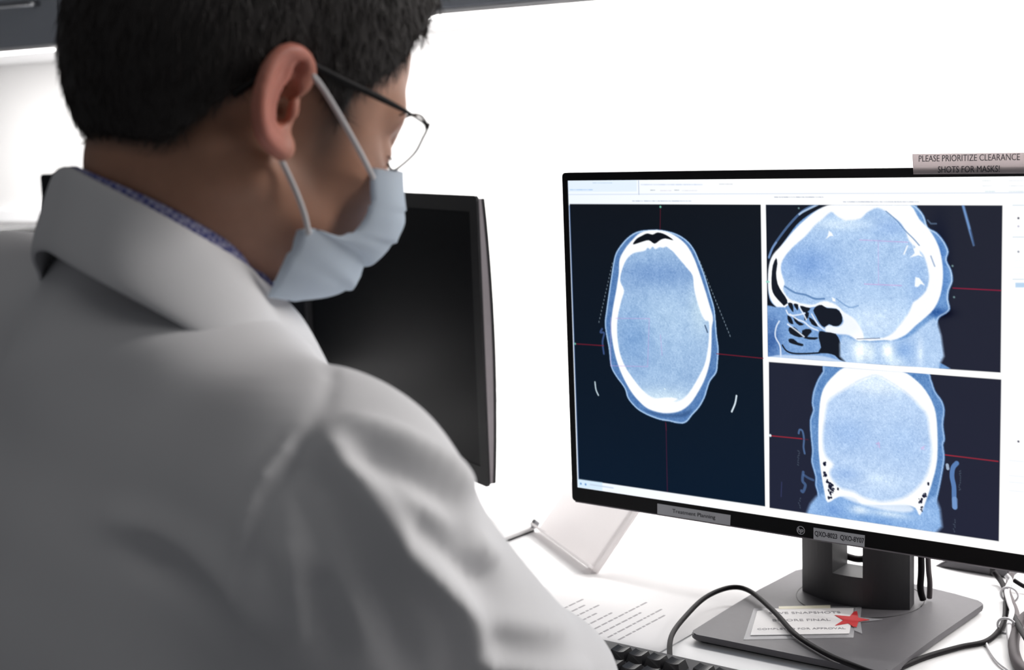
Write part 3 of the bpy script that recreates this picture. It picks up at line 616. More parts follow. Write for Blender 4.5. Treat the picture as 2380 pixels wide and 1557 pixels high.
# laminated reminder card lying on the base
zt = DESK + .0097
def bq(x, y, z=zt): return onz(x, y, z)
card = empty('reminder_card', tuple(bq(1865, 1450)), 0, 'small laminated reminder card with a red star lying on the monitor base', 'card')
def slab(name, px, z0, z1, m, parent, z=None):
    pts = [onz(x, y, z1) for x, y in px]; bm = bmesh.new(); inv = parent.matrix_basis.inverted()
    prism(bm, [tuple(p[:2] - np.array(parent.location)[:2]) for p in pts], z0 - parent.location[2], z1 - parent.location[2]); return from_bm(name, bm, m, parent)
slab('laminate', [(1752, 1414), (1990, 1409), (1984, 1481), (1728, 1486)], zt, zt + .0004, M['clear'], card)
slab('card_print', [(1760, 1420), (1800, 1414), (1984, 1413), (1974, 1472), (1744, 1476)], zt + .0005, zt + .0009, M['paper'], card)
slab('tab', [(1810, 1409), (1930, 1406), (1930, 1413), (1810, 1415)], zt + .0001, zt + .0011, M['yellow'], card)
slab('star', [(1940, 1429), (1975, 1432), (1985, 1421), (1992, 1420), (1995, 1435), (2021, 1440), (1995, 1444), (1991, 1457), (1983, 1456), (1972, 1448), (1941, 1453), (1960, 1441)], zt + .001, zt + .0014, M['red'], card)
slab('star_backing', [(1988, 1412), (2003, 1408), (2000, 1434), (2052, 1439), (2000, 1445), (2004, 1472), (1985, 1464)], zt + .0005, zt + .0009, M['clear'], card)
tdir = bq(1980, 1430) - bq(1800, 1432); tup = np.cross([0, 0, 1], tdir)
for x, y, s, tx in ((1870, 1424, .0085, 'SAVE SNAPSHOTS'), (1862, 1441, .0085, 'BEFORE FINAL'), (1862, 1461, .0062, 'COMPLETED FOR APPROVAL')):
    c = onz(x, y, zt + .001); o = text_mesh('card_text', tx, s, M['faint_ink'], None, c, tdir, tup, .0001, sx=1.05); o.data.transform(card.matrix_basis.inverted()); o.parent = card

# ------------------------------------------------------------------ keyboard, its cord, paper
kb_c = onz(1466, 1508, DESK + .03)            # back row key centre used as anchor
KY = rad(-37.5)
ku = np.array([cos(KY), sin(KY), 0]); kd = np.array([sin(KY), -cos(KY), 0])    # kd points to the front (typist)
PT = .0190
kb0 = kb_c - ku * (7.0 * PT + .0) + kd * .004; kb0[2] = DESK
kb = empty('keyboard', tuple(kb0), KY, 'black keyboard on the desk at the bottom edge in front of the monitor', 'keyboard')
bm = bmesh.new(); prof = [(.030, 0), (.030, .020), (.024, .024), (-.13, .016), (-.142, .010), (-.142, 0)]
prism(bm, prof, -.014, .445, 'x', bev=.002); from_bm('keyboard_case', bm, M['kbd'], kb)
def keycap(x, y, w, d=.0165, z=.0235, h=.0085):
    bm = bmesh.new(); b0, b1 = w / 2, w / 2 - .0022; n = 6; lo = []; hi = []
    rows = [[(-b0, -d / 2), (b0, -d / 2), (b0, d / 2), (-b0, d / 2)]]
    vb = [bm.verts.new((px_, py_, 0)) for px_, py_ in rows[0]]
    top = {}
    for i in range(n + 1):
        for j in range(2):
            tx = -b1 + 2 * b1 * i / n; ty = (-d / 2 + .0030) if j == 0 else (d / 2 - .0018)
            top[i, j] = bm.verts.new((tx, ty, h - .0014 * (1 - ((i / n - .5) * 2) ** 2)))
    for i in range(n): bm.faces.new((top[i, 0], top[i + 1, 0], top[i + 1, 1], top[i, 1]))
    bm.faces.new([vb[0], vb[1]] + [top[i, 0] for i in range(n, -1, -1)])
    bm.faces.new([vb[2], vb[3]] + [top[i, 1] for i in range(0, n + 1)])
    bm.faces.new((vb[1], vb[2], top[n, 1], top[n, 0])); bm.faces.new((vb[3], vb[0], top[0, 0], top[0, 1])); bm.faces.new(vb[::-1])
    o = from_bm('key', bm, M['key'], kb); o.location = (x, y, z); o.rotation_euler = (rad(3.2), 0, 0); return o
rows = []
rows.append((0, [(0, 1)] + [(2 + i, 1) for i in range(4)] + [(6.5 + i, 1) for i in range(4)] + [(11 + i, 1) for i in range(4)] + [(15.25 + i, 1) for i in range(3)]))
rows.append((-.0265, [(i, 1) for i in range(13)] + [(13.5, 2)] + [(15.25 + i, 1) for i in range(3)] + [(18.5 + i, 1) for i in range(4)]))
rows.append((-.0455, [(.25, 1.5)] + [(1.5 + i, 1) for i in range(12)] + [(13.75, 1.5)] + [(15.25 + i, 1) for i in range(3)] + [(18.5 + i, 1) for i in range(3)]))
rows.append((-.0645, [(.375, 1.75)] + [(1.75 + i, 1) for i in range(11)] + [(13.37, 2.25)] + [(18.5 + i, 1) for i in range(3)]))
rows.append((-.0835, [(.625, 2.25)] + [(2.25 + i, 1) for i in range(10)] + [(13.1, 2.75)] + [(16.25, 1)] + [(18.5 + i, 1) for i in range(3)]))
rows.append((-.1025, [(.125, 1.25), (1.375, 1.25), (2.625, 1.25), (6.5, 6.25), (10.4, 1.25), (11.6, 1.25), (12.9, 1.25)] + [(15.25 + i, 1) for i in range(3)] + [(19, 2), (20.5, 1)]))
for y, ks in rows:
    for c, w in ks: keycap(c * PT + .002, y - .001, w * PT - .0012, z=.0225 + y * .057)
Zc = DESK
cord = [kb0 + ku * (7.0 * PT + .028) - kd * .026 + np.array([0, 0, .012])] + [np.append(onz(x, y, DESK + z_)[:2], DESK + z_) for x, y, z_ in
        ((1560, 1480, .010), (1600, 1425, .012), (1645, 1385, .016), (1700, 1365, .018), (1745, 1375, .017), (1800, 1422, .0155), (1850, 1475, .0135), (1920, 1519, .0132), (1985, 1547, .0132), (2040, 1565, .011), (2080, 1556, .004), (2150, 1527, .003), (2230, 1504, .003), (2290, 1491, .003), (2322, 1465, .003), (2335, 1435, .003), (2337, 1400, .004))]
tag(tube('usb_cable', cat(cord, 8), .0026, M['cable']), 'black cord arching from the keyboard across the monitor base', 'cable')
# printed sheet
p0 = onz(1540, 1514, DESK); dd = onz(1607, 1476, DESK) - p0; dd /= np.linalg.norm(dd); dl = np.array([-dd[1], dd[0], 0])
ps = p0 - dd * .075
sheet = empty('paper_sheet', tuple(ps), math.atan2(dd[1], dd[0]), 'white sheet with faint printed lines half under the keyboard', 'paper')
bm = bmesh.new(); bx(bm, 0, .297, 0, .210, .0003, .0012); from_bm('page', bm, M['paper'], sheet)
rs = random.Random(3)
for k in range(9):
    tx = ' '.join(''.join(rs.choice('aeiounrstlmc') for _ in range(rs.randint(2, 8))) for _ in range(rs.randint(4, 6)))
    bm = bmesh.new()
    x = .075
    while x < .15 + rs.uniform(-.03, .04):
        w_ = rs.uniform(.004, .012); y_ = .05 + k * .0125; bx(bm, x, x + w_, y_, y_ + .0022, .0011, .00135); x += w_ + .0022
    from_bm('printed_line', bm, M['pale_ink'], sheet)

# ------------------------------------------------------------------ left monitor (off)
LY = rad(-61.0)
lu = np.array([cos(LY), sin(LY), 0]); ln = np.array([sin(LY), -cos(LY), 0])
LT = P(1107, 455, 1.745); LBz = P(1158, 1158, 1.745)[2]
def dark_monitor(name, tr_top, yaw, w, h, label, tilt=0., strip=True):
    o = empty(name, (tr_top[0], tr_top[1], DESK), yaw, label, 'monitor')
    zt_ = tr_top[2] - DESK; zb_ = zt_ - h
    bm = bmesh.new(); ring(bm, -w, 0, zb_, zt_, -w + .020, -.020, zb_ + .024, zt_ - .020, 0, .0034, .006); from_bm('bezel', bm, M['black'], o)
    box('display', (-w + .0202, -.0202, .0012, .0033, zb_ + .0242, zt_ - .0202), M['offscreen'], o)
    n = 14; zz = [zb_ + .004 + (h - .008) * k / n for k in range(n + 1)]
    cv = lambda z: .0075 + .0075 * sin(pi * (z - zb_) / h) ** .8
    bm = bmesh.new(); prism(bm, [(.0035, zz[0])] + [(cv(z), z) for z in zz] + [(.0035, zz[-1])], -w + .003, -.0015, 'x'); from_bm('side_band', bm, M['silver'], o)
    bm = bmesh.new(); prism(bm, [(cv(z) + .0001, z) for z in zz] + [(cv(z) + .0038, z) for z in zz[::-1]], -w + .002, -.001, 'x'); bx(bm, -w + .08, -.08, .016, .045, zb_ + .04, zt_ - .04, .01, 3); from_bm('back_shell', bm, M['black'], o)
    return o, zb_
lm, lzb = dark_monitor('monitor', LT, LY, .60, LT[2] - LBz, 'switched-off black monitor seen at a slant beyond the white coat shoulder')
neckb = box('stand_neck', (-.38, -.29, .045, .075, .008, lzb + .12), M['black'], lm, bev=.006)
box('base_plate', (-.42, -.25, .0, .10, 0, .0078), M['plate'], lm, bev=.002)
# pale flat tray in front of it, only its corner in view
bp = [onz(*p, DESK + .006) for p in ((1244, 1224), (1160, 1256), (1130, 1193))]
u1 = bp[1] - bp[0]; u2 = bp[2] - bp[0]; u1 = u1 / np.linalg.norm(u1); u2 = u2 / np.linalg.norm(u2)
u2 = np.array([u1[1], -u1[0], 0]) * (1 if np.array([u1[1], -u1[0], 0]) @ u2 > 0 else -1)
bpq = [bp[0], bp[0] + u1 * .20, bp[0] + u1 * .20 + u2 * .13, bp[0] + u2 * .13]
tray = empty('tray', tuple(sum(bpq) / 4 * np.array([1, 1, 0]) + np.array([0, 0, DESK])), 0, 'pale grey flat tray with a dark rim beside the white document stand', 'tray')
inv = tray.matrix_basis.inverted(); bm = bmesh.new()
prism(bm, [tuple((inv @ Vector(p))[:2]) for p in bpq], .0024, .0064, bev=.0008); from_bm('tray_top', bm, M['plate'], tray)
bm = bmesh.new(); prism(bm, [tuple((inv @ Vector(p + (sum(bpq) / 4 - p) * .01))[:2]) for p in bpq], 0, .0023); from_bm('tray_rim', bm, M['black'], tray)

# third monitor, behind the man's neck
p_l = P(93, 405, 2.50); p_r = P(716, 405, 2.40); w3 = np.linalg.norm((p_r - p_l)[:2]); y3 = math.atan2(p_r[1] - p_l[1], p_r[0] - p_l[0])
tm, tzb = dark_monitor('monitor', np.array([p_r[0], p_r[1], p_l[2]]), y3, w3, p_l[2] - DESK - .06, 'switched-off black monitor mostly hidden behind the man\'s neck and coat collar')
box('stand_neck', (-w3 / 2 - .05, -w3 / 2 + .05, .045, .075, .006, .2), M['black'], tm, bev=.006)
box('base_plate', (-w3 / 2 - .12, -w3 / 2 + .12, -.04, .16, 0, .007), M['black'], tm, bev=.002)
# dark machine at the far left edge
p_e = P(24, 533, 2.2)
dk = empty('desktop_printer', (p_e[0] - .16, p_e[1] + .05, DESK), WY, 'low black office machine cut off by the left edge', 'printer')
hh = p_e[2] - DESK
box('machine_body', (-.18, .16, -.10, .14, 0, hh), M['black'], dk, bev=.008)
box('paper_slot', (-.13, .11, -.102, -.0995, hh * .55, hh * .6), M['bezel'], dk)

# ------------------------------------------------------------------ white slanted document stand
sb0 = onz(1249, 1234, DESK + .001); sb1 = onz(1385, 1335, DESK + .001)
e = sb1 - sb0; L = np.linalg.norm(e); e /= L; s_h = np.array([-e[1], e[0], 0])
if s_h[0] < 0: s_h = -s_h
best = None
for a in np.linspace(.2, 1.5, 60):
    s = s_h * cos(a) + np.array([0, 0, sin(a)])
    for t in np.linspace(.08, .5, 60):
        x, y, _ = proj(sb1 + s * t); d = math.hypot(x - 1480, y - 1196)
        x2, y2, _ = proj(sb0 + s * t)
        if best is None or d < best[0]: best = (d, a, t)
ang = best[1]; s = s_h * cos(ang) + np.array([0, 0, sin(ang)]); LEN = .30
ds = empty('document_stand', tuple(sb0), 0, 'white slanted document stand beside the lit monitor', 'document stand')
nn = np.cross(e, s); nn = nn if nn @ (CAM_P - sb0) > 0 else -nn
def slabw(name, o_, a_, b_, c_, m, parent):
    Vv = [o_, o_ + a_, o_ + a_ + b_, o_ + b_]; Vv += [v + c_ for v in Vv]
    bm = bmesh.new(); inv = parent.matrix_basis.inverted(); vv = [bm.verts.new(inv @ Vector(v)) for v in Vv]
    for f in ((0, 1, 2, 3), (4, 7, 6, 5), (0, 4, 5, 1), (1, 5, 6, 2), (2, 6, 7, 3), (3, 7, 4, 0)): bm.faces.new([vv[k] for k in f])
    bmesh.ops.bevel(bm, geom=list(bm.edges), offset=.0008, segments=2, affect='EDGES'); return from_bm(name, bm, m, parent)
LIFT = np.array([0, 0, .0015])
slabw('back_panel', sb0 + LIFT, e * L, s * LEN, -nn * .003, M['acrylic'], ds)
slabw('ledge', sb0 + LIFT + s * .001, e * L, nn * .014, s * .003, M['acrylic'], ds)
slabw('side_rim', sb1 + LIFT - e * .008, e * .008, s * LEN, nn * .006, M['acrylic'], ds)
slabw('support_leg', sb0 + e * L * .35 + s * LEN * .75 - nn * .004, e * L * .3, np.array([s_h[0] * .06, s_h[1] * .06, -(s * LEN * .75)[2] + .001]), -nn * .003, M['acrylic'], ds)
hp_ = sb0 + LIFT - e * .002
slabw('hinge_clip', hp_ - e * .005 + nn * .002, e * .008, s * .009, nn * .008, M['chrome'], ds)

# ------------------------------------------------------------------ adapter and cable bundle on the right
ad = empty('power_adapter', tuple(onz(2290, 1322, DESK)), AY, 'black power adapter lying behind the lit monitor at the right edge', 'adapter')
bm = bmesh.new(); prism(bm, [(-.05, 0), (-.035, .010), (-.015, .016), (.030, .018), (.034, 0)], -.02, .03, 'y', bev=.002)
from_bm('adapter_body', bm, M['dark_grey'], ad)
box('adapter_ring', (.012, .018, -.0208, .0308, .0, .0188), M['black'], ad, bev=.001)
def cbl(name, pts, r, m, label, n=8):
    return tag(tube(name, cat([np.append(onz(x, y, DESK + z_)[:2], DESK + z_) for x, y, z_ in pts], n), r, M[m]), label, 'cable')
cbl('cable', [(2310, 1330, .012), (2326, 1350, .006), (2338, 1375, .004), (2342, 1400, .004), (2355, 1425, .006), (2366, 1450, .012), (2395, 1500, .02)], .0030, 'cable', 'black cable leaving the adapter towards the right edge of the photo')
cbl('cable', [(2350, 1335, .014), (2344, 1360, .008), (2342, 1375, .008), (2352, 1400, .009), (2362, 1430, .008), (2352, 1460, .006), (2356, 1490, .005), (2372, 1560, .004)], .0034, 'cable_grey', 'grey cable tied in the bundle right of the monitor base')
cbl('cable', [(2338, 1336, .02), (2348, 1350, .015), (2340, 1372, .012), (2346, 1400, .012), (2352, 1420, .012), (2346, 1450, .010), (2346, 1480, .006), (2352, 1500, .004)], .0026, 'cable_white', 'white cable tied in the bundle right of the monitor base')
cbl('cable', [(2420, 1425, .02), (2385, 1432, .012), (2362, 1465, .006), (2356, 1505, .005), (2368, 1545, .005), (2400, 1575, .006)], .0052, 'cable_grey', 'thick grey cable curving in a loop at the right edge')
cbl('cable', [(2292, 1494, .002), (2300, 1512, .002), (2320, 1540, .002), (2350, 1562, .002)], .0012, 'cable_white', 'thin white cable curving on the desk towards the bottom right')
cbl('cable', [(2356, 1348, .012), (2375, 1360, .008), (2400, 1372, .004)], .0024, 'cable', 'short black cable crossing to the right edge below the monitor')
for (x, y, la) in ((2346, 1382, 'white cable tie around the bundle, the upper one'), (2340, 1455, 'white cable tie around the bundle, the lower one')):
    c = onz(x, y, DESK + .008); tag(tube('cable_tie', [c + np.array([.009 * cos(a) * au[0], .009 * cos(a) * au[1], .0078 * sin(a)]) for a in np.linspace(0, 2 * pi, 25)], .0012, M['cable_white']), la, 'cable tie', 'white ties around the cable bundle')

# ------------------------------------------------------------------ distance-field modeller for the person
class Field:
    def __init__(s, lo, hi, h):
        s.lo = np.array(lo, float); s.h = h; n = np.ceil((np.array(hi) - s.lo) / h).astype(int) + 1
        s.n = n; s.ax = [(s.lo[i] + np.arange(n[i]) * h).astype(np.float32) for i in range(3)]; s.S = np.full(n, .05, np.float32)
    def sub(s, lo, hi):
        a = [max(int((lo[i] - s.lo[i]) / s.h) - 1, 0) for i in range(3)]; b = [min(int((hi[i] - s.lo[i]) / s.h) + 2, s.n[i]) for i in range(3)]
        if any(b[i] <= a[i] for i in range(3)): return None
        sl = tuple(slice(a[i], b[i]) for i in range(3)); X = s.ax[0][sl[0]][:, None, None]; Y = s.ax[1][sl[1]][None, :, None]; Z = s.ax[2][sl[2]][None, None]
        return sl, X, Y, Z
    def comb(s, sl, d, k, op):
        A = s.S[sl]
        if op == 'add': q = np.maximum(k - np.abs(A - d), 0) / k; s.S[sl] = np.minimum(A, d) - q * q * k * .25
        else: d = -d; q = np.maximum(k - np.abs(A - d), 0) / k; s.S[sl] = np.maximum(A, d) + q * q * k * .25
    def ell(s, c, r, ax=None, k=.02, op='add'):
        c = np.asarray(c, float); ax = np.eye(3) if ax is None else np.asarray(ax); m = max(r) + k + .04
        g = s.sub(c - m, c + m)
        if g is None: return
        sl, X, Y, Z = g; X = X - c[0]; Y = Y - c[1]; Z = Z - c[2]; k0 = 0; k1 = 0
        for i in range(3):
            q = (X * ax[i][0] + Y * ax[i][1] + Z * ax[i][2]) / r[i]; k0 = k0 + q * q; k1 = k1 + (q / r[i]) ** 2
        k0 = np.sqrt(k0); k1 = np.sqrt(k1) + 1e-6; s.comb(sl, (k0 * (k0 - 1) / k1).astype(np.float32), k, op)
    def cap(s, a, b, ra, rb=None, k=.02, op='add'):
        a = np.asarray(a, float); b = np.asarray(b, float); rb = ra if rb is None else rb; m = max(ra, rb) + k + .03
        g = s.sub(np.minimum(a, b) - m, np.maximum(a, b) + m)
        if g is None: return
        sl, X, Y, Z = g; e = b - a; L = e @ e + 1e-12; X = X - a[0]; Y = Y - a[1]; Z = Z - a[2]
        t = np.clip((X * e[0] + Y * e[1] + Z * e[2]) / L, 0, 1)
        s.comb(sl, (np.sqrt((X - e[0] * t) ** 2 + (Y - e[1] * t) ** 2 + (Z - e[2] * t) ** 2) - (ra + (rb - ra) * t)).astype(np.float32), k, op)
    def path(s, pts, r, k=.006, op='add'):
        n = len(pts); rr = r if hasattr(r, '__len__') else [r] * n
        for i in range(n - 1): s.cap(pts[i], pts[i + 1], rr[i], rr[i + 1], k, op)
    def mesh(s):
        S = s.S; ins = S < 0; nx, ny, nz = S.shape; cnt = np.zeros((nx - 1, ny - 1, nz - 1), np.int8)
        cor = [(i, j, k) for i in (0, 1) for j in (0, 1) for k in (0, 1)]
        for i, j, k in cor: cnt += ins[i:nx - 1 + i, j:ny - 1 + j, k:nz - 1 + k]
        act = np.argwhere((cnt > 0) & (cnt < 8)); idx = np.full(cnt.shape, -1, np.int32); idx[act[:, 0], act[:, 1], act[:, 2]] = np.arange(len(act))
        vals = {c: S[act[:, 0] + c[0], act[:, 1] + c[1], act[:, 2] + c[2]] for c in cor}
        acc = np.zeros((len(act), 3)); n = np.zeros(len(act))
        for c in cor:
            for d in range(3):
                if c[d] == 0:
                    c2 = list(c); c2[d] = 1; c2 = tuple(c2); a = vals[c]; b = vals[c2]; m = (a < 0) != (b < 0)
                    t = np.where(m, a / np.where(m, a - b, 1), 0); pt = np.tile(np.array(c, float), (len(act), 1)); pt[:, d] = t
                    acc[m] += pt[m]; n[m] += 1
        V = s.lo + (act + acc / n[:, None]) * s.h; F = []
        for d in range(3):
            o1, o2 = [(1, 2), (2, 0), (0, 1)][d]; sh = [slice(None)] * 3; sh2 = [slice(None)] * 3; sh[d] = slice(0, -1); sh2[d] = slice(1, None)
            A = ins[tuple(sh)]; B = ins[tuple(sh2)]; E = np.argwhere(A != B)
            E = E[(E[:, o1] > 0) & (E[:, o2] > 0) & (E[:, o1] < S.shape[o1] - 1) & (E[:, o2] < S.shape[o2] - 1)]
            def g(a, b): q = E.copy(); q[:, o1] -= a; q[:, o2] -= b; return idx[q[:, 0], q[:, 1], q[:, 2]]
            quad = np.stack([g(1, 1), g(0, 1), g(0, 0), g(1, 0)], -1); fl = A[E[:, 0], E[:, 1], E[:, 2]]
            quad[~fl] = quad[~fl][:, ::-1]; F.append(quad)
        return V, np.concatenate(F)
def fast_mesh(name, V, F, m, parent=None):
    me = bpy.data.meshes.new(name); V = np.asarray(V, np.float32)
    if parent is not None: V = V - np.array(parent.location, np.float32)
    F = np.asarray(F, np.int32); me.vertices.add(len(V)); me.vertices.foreach_set('co', V.ravel())
    me.loops.add(F.size); me.loops.foreach_set('vertex_index', F.ravel()); me.polygons.add(len(F)); me.polygons.foreach_set('loop_start', np.arange(0, F.size, F.shape[1], dtype=np.int32))
    me.update(); me.validate(); me.polygons.foreach_set('use_smooth', np.ones(len(me.polygons), bool)); me.materials.append(m)
    o = bpy.data.objects.new(name, me); COL.objects.link(o)
    if parent is not None: o.parent = parent
    return o
def vnormals(V, F):
    a, b, c, d = (V[F[:, i]] for i in range(4)); fn = np.cross(c - a, d - b); N = np.zeros_like(V)
    for i in range(4): np.add.at(N, F[:, i], fn)
    return N / (np.linalg.norm(N, axis=1, keepdims=True) + 1e-12)
def relax(V, F, it=4, lam=.5):
    E = np.concatenate([F[:, [0, 1]], F[:, [1, 2]], F[:, [2, 3]], F[:, [3, 0]]]); E = np.concatenate([E, E[:, ::-1]])
    deg = np.bincount(E[:, 0], minlength=len(V)).astype(float)[:, None]
    for _ in range(it):
        A = np.stack([np.bincount(E[:, 0], weights=V[E[:, 1], i], minlength=len(V)) for i in range(3)], 1) / np.maximum(deg, 1)
        V = V + lam * (A - V)
    return V

# ------------------------------------------------------------------ the man
man = empty('person', (-.25, .85, 0), 0, 'man in a white lab coat with short black hair, seen from behind', 'person')
HY, HP = rad(30), rad(22)                        # head turned and bowed
hF = np.array([cos(HY) * cos(HP), sin(HY) * cos(HP), -sin(HP)]); hR = np.array([sin(HY), -cos(HY), 0]); hU = np.cross(hR, hF)
HR = rad(0)
ear_r = P(655, 250, .80); HC = ear_r - hR * .075
def HL(f, r, u): return HC + hF * f + hR * r + hU * u
def PL(x, y, r):                                  # point of a ray on a plane beside the head
    return onplane(x, y, HC + hR * r, hR)
hax = [hF, hR, hU]
nb = P(392, 560, .897)                             # base of the neck
fb = Field(np.minimum(HC - .17, nb - .12), np.maximum(HC + .17, nb + [.12, .12, 0]), .0019)
def he(f, r, u, rad3, k=.02, op='add'): fb.ell(HL(f, r, u), rad3, hax, k, op)
he(-.008, 0, .042, (.090, .074, .084), .03)
he(.040, 0, .048, (.048, .060, .056), .04)
he(.040, 0, -.015, (.054, .056, .062), .03)
he(.035, 0, -.056, (.055, .048, .030), .03)
for sd in (-1, 1):
    fb.cap(HL(.0, sd * .054, -.038), HL(.072, sd * .020, -.066), .014, .011, .03)
    he(.062, sd * .042, -.016, (.020, .016, .016), .02)
    fb.cap(HL(.077, sd * .040, .028), HL(.089, sd * .010, .022), .010, .010, .014)
    he(.097, sd * .031, .004, (.014, .015, .011), .012, 'sub')
    he(.078, sd * .031, .003, (.0135, .015, .011), .006)
he(.080, 0, -.066, (.016, .02, .012), .02)
fb.cap(HL(.090, 0, .014), HL(.107, 0, -.024), .007, .010, .014)
for sd in (-1, 1): he(.100, sd * .011, -.027, (.009, .008, .007), .008)
he(.094, 0, -.048, (.010, .022, .012), .012)
# neck
fb.cap(HL(-.030, 0, -.045), nb, .049, .050, .03)
fb.cap(HL(.000, 0, -.075), nb + hF * .004, .038, .046, .03)
for sd in (-1, 1): fb.cap(HL(-.020, sd * .044, -.040), nb + np.array([.8, .55, 0]) * .036 + hR * sd * .006, .010, .008, .02)
# ear (right one from the traced shape; the left one mirrored)
def local(p): d = p - HC; return np.array([d @ hF, d @ hR, d @ hU])
hel = [(700, 205, .078), (716, 178, .079), (712, 142, .083), (688, 120, .088), (655, 124, .091), (625, 160, .094), (606, 215, .095), (602, 265, .093), (612, 310, .088), (636, 338, .083), (658, 352, .078), (664, 335, .076)]
ant = [(672, 152, .086), (668, 178, .086), (650, 205, .087), (634, 240, .087), (630, 275, .085), (640, 305, .082), (654, 318, .079)]
for sd in (1, -1):
    def T(p):
        l = local(PL(*p)); return HL(l[0], l[1] * sd, l[2])
    Hh = [T(p) for p in cat(hel, 3)]; Aa = [T(p) for p in cat(ant, 3)]
    cen = T((662, 240, .075))
    for p_ in Hh[2:-2]: fb.cap(p_, cen, .0024, .004, .003)
    fb.path(Hh, [.0030] * (len(Hh) // 2) + [.0030 + .0014 * i / (len(Hh) / 2) for i in range(len(Hh) - len(Hh) // 2)], .004)
    fb.path(Aa, .0026, .0025)
    l = local(PL(664, 236, .083)); fb.ell(HL(l[0], l[1] * sd, l[2]), (.0080, .010, .0140), hax, .0015, 'sub')
    l = local(PL(690, 172, .086)); fb.ell(HL(l[0], l[1] * sd, l[2]), (.0035, .004, .0085), hax, .002, 'sub')
    l = local(PL(660, 254, .073)); fb.ell(HL(l[0], l[1] * sd, l[2]), (.0045, .014, .006), hax, .002, 'sub')
    fb.cap(T((682, 245, .079)), T((680, 262, .079)), .0035, .0035, .004)
V, F = fb.mesh(); V = relax(V, F, 2, .5)
keep = V[:, 2] > nb[2] + .004
skin = mat('skin', (.5, .3, .2), .5)
# right hand, reaching the keyboard (outside the frame, same body)
wr = onz(1368, 1655, DESK + .046); knb = onz(1470, 1668, DESK + .044); knb = wr + (knb - wr) / np.linalg.norm(knb - wr) * .075
wr2 = wr + np.array([-.065, -.09, .006])
fh = Field(np.minimum(wr2, knb) - .06, np.maximum(wr, knb) + .12, .0022)
hd = (knb - wr) / np.linalg.norm(knb - wr); hs = np.cross(hd, [0, 0, 1]); hs /= np.linalg.norm(hs)
fh.cap(wr2, wr, .027, .024, .02)
for i, (o_, ln_, w_) in enumerate(((-.030, .068, .0078), (-.011, .078, .0085), (.009, .074, .0083), (.028, .058, .0072))):
    k0 = wr + hd * (.082 - abs(i - 1.4) * .004) + hs * o_ * 1.0 + np.array([0, 0, .012])
    fh.cap(wr + hs * o_ * .55, k0, .014, .0105, .012)
    k1 = k0 + hd * ln_ * .42 + hs * o_ * .12 + np.array([0, 0, .006]); k2 = k1 + hd * ln_ * .30 + np.array([0, 0, -.010]); k3 = k2 + hd * ln_ * .18 + np.array([0, 0, -.013])
    fh.path([k0, k1, k2, k3], [w_ * 1.1, w_, w_ * .92, w_ * .8], .004)
t0 = wr + hd * .02 - hs * .022; t1 = t0 + hd * .032 - hs * .022; t2 = t1 + hd * .030 - hs * .010 + np.array([0, 0, -.006]); t3 = t2 + hd * .022 + np.array([0, 0, -.008])
fh.path([t0, t1, t2, t3], [.014, .0115, .0098, .0085], .008)
V2, F2 = fh.mesh(); V2 = relax(V2, F2, 2)
Vb, Fb = V, F
# skin material: warm base, redder ears, darker shaved hair shadow at temple and nape (colour of the skin itself)
skin = bpy.data.materials.new('skin'); skin.use_nodes = True; nt = skin.node_tree; b = nt.nodes['Principled BSDF']
va = nt.nodes.new('ShaderNodeVertexColor'); va.layer_name = 'tone'
nz_ = nt.nodes.new('ShaderNodeTexNoise'); nz_.inputs['Scale'].default_value = 60; mx = nt.nodes.new('ShaderNodeMixRGB'); mx.blend_type = 'MULTIPLY'; mx.inputs[0].default_value = .25
tc = nt.nodes.new('ShaderNodeTexCoord'); nt.links.new(tc.outputs['Object'], nz_.inputs['Vector'])
nt.links.new(va.outputs[0], mx.inputs[1]); nt.links.new(nz_.outputs[0], mx.inputs[2]); nt.links.new(mx.outputs[0], b.inputs['Base Color'])
b.inputs['Roughness'].default_value = .5; b.inputs['Subsurface Weight'].default_value = .25; b.inputs['Subsurface Radius'].default_value = (1, .35, .2); b.inputs['Subsurface Scale'].default_value = .006
body = fast_mesh('body', Vb, Fb, skin, man)
dlt = Vb - HC; lf = dlt @ hF; lr = dlt @ hR; lu_ = dlt @ hU
SK_BASE = np.array([.53, .275, .18])
tone = np.tile(SK_BASE, (len(Vb), 1))
ew = np.clip((np.abs(lr) - .072) / .012, 0, 1) * np.exp(-((lf + .008) / .03) ** 2); tone = tone * (1 - ew[:, None] * .75) + np.array([.62, .19, .145]) * ew[:, None] * .75
hand = fast_mesh('hand', V2, F2, skin, man); hca = hand.data.color_attributes.new('tone', 'FLOAT_COLOR', 'POINT')
hca.data.foreach_set('color', np.tile(np.array([.50, .275, .185, 1], np.float32), (len(hand.data.vertices), 1)).ravel())
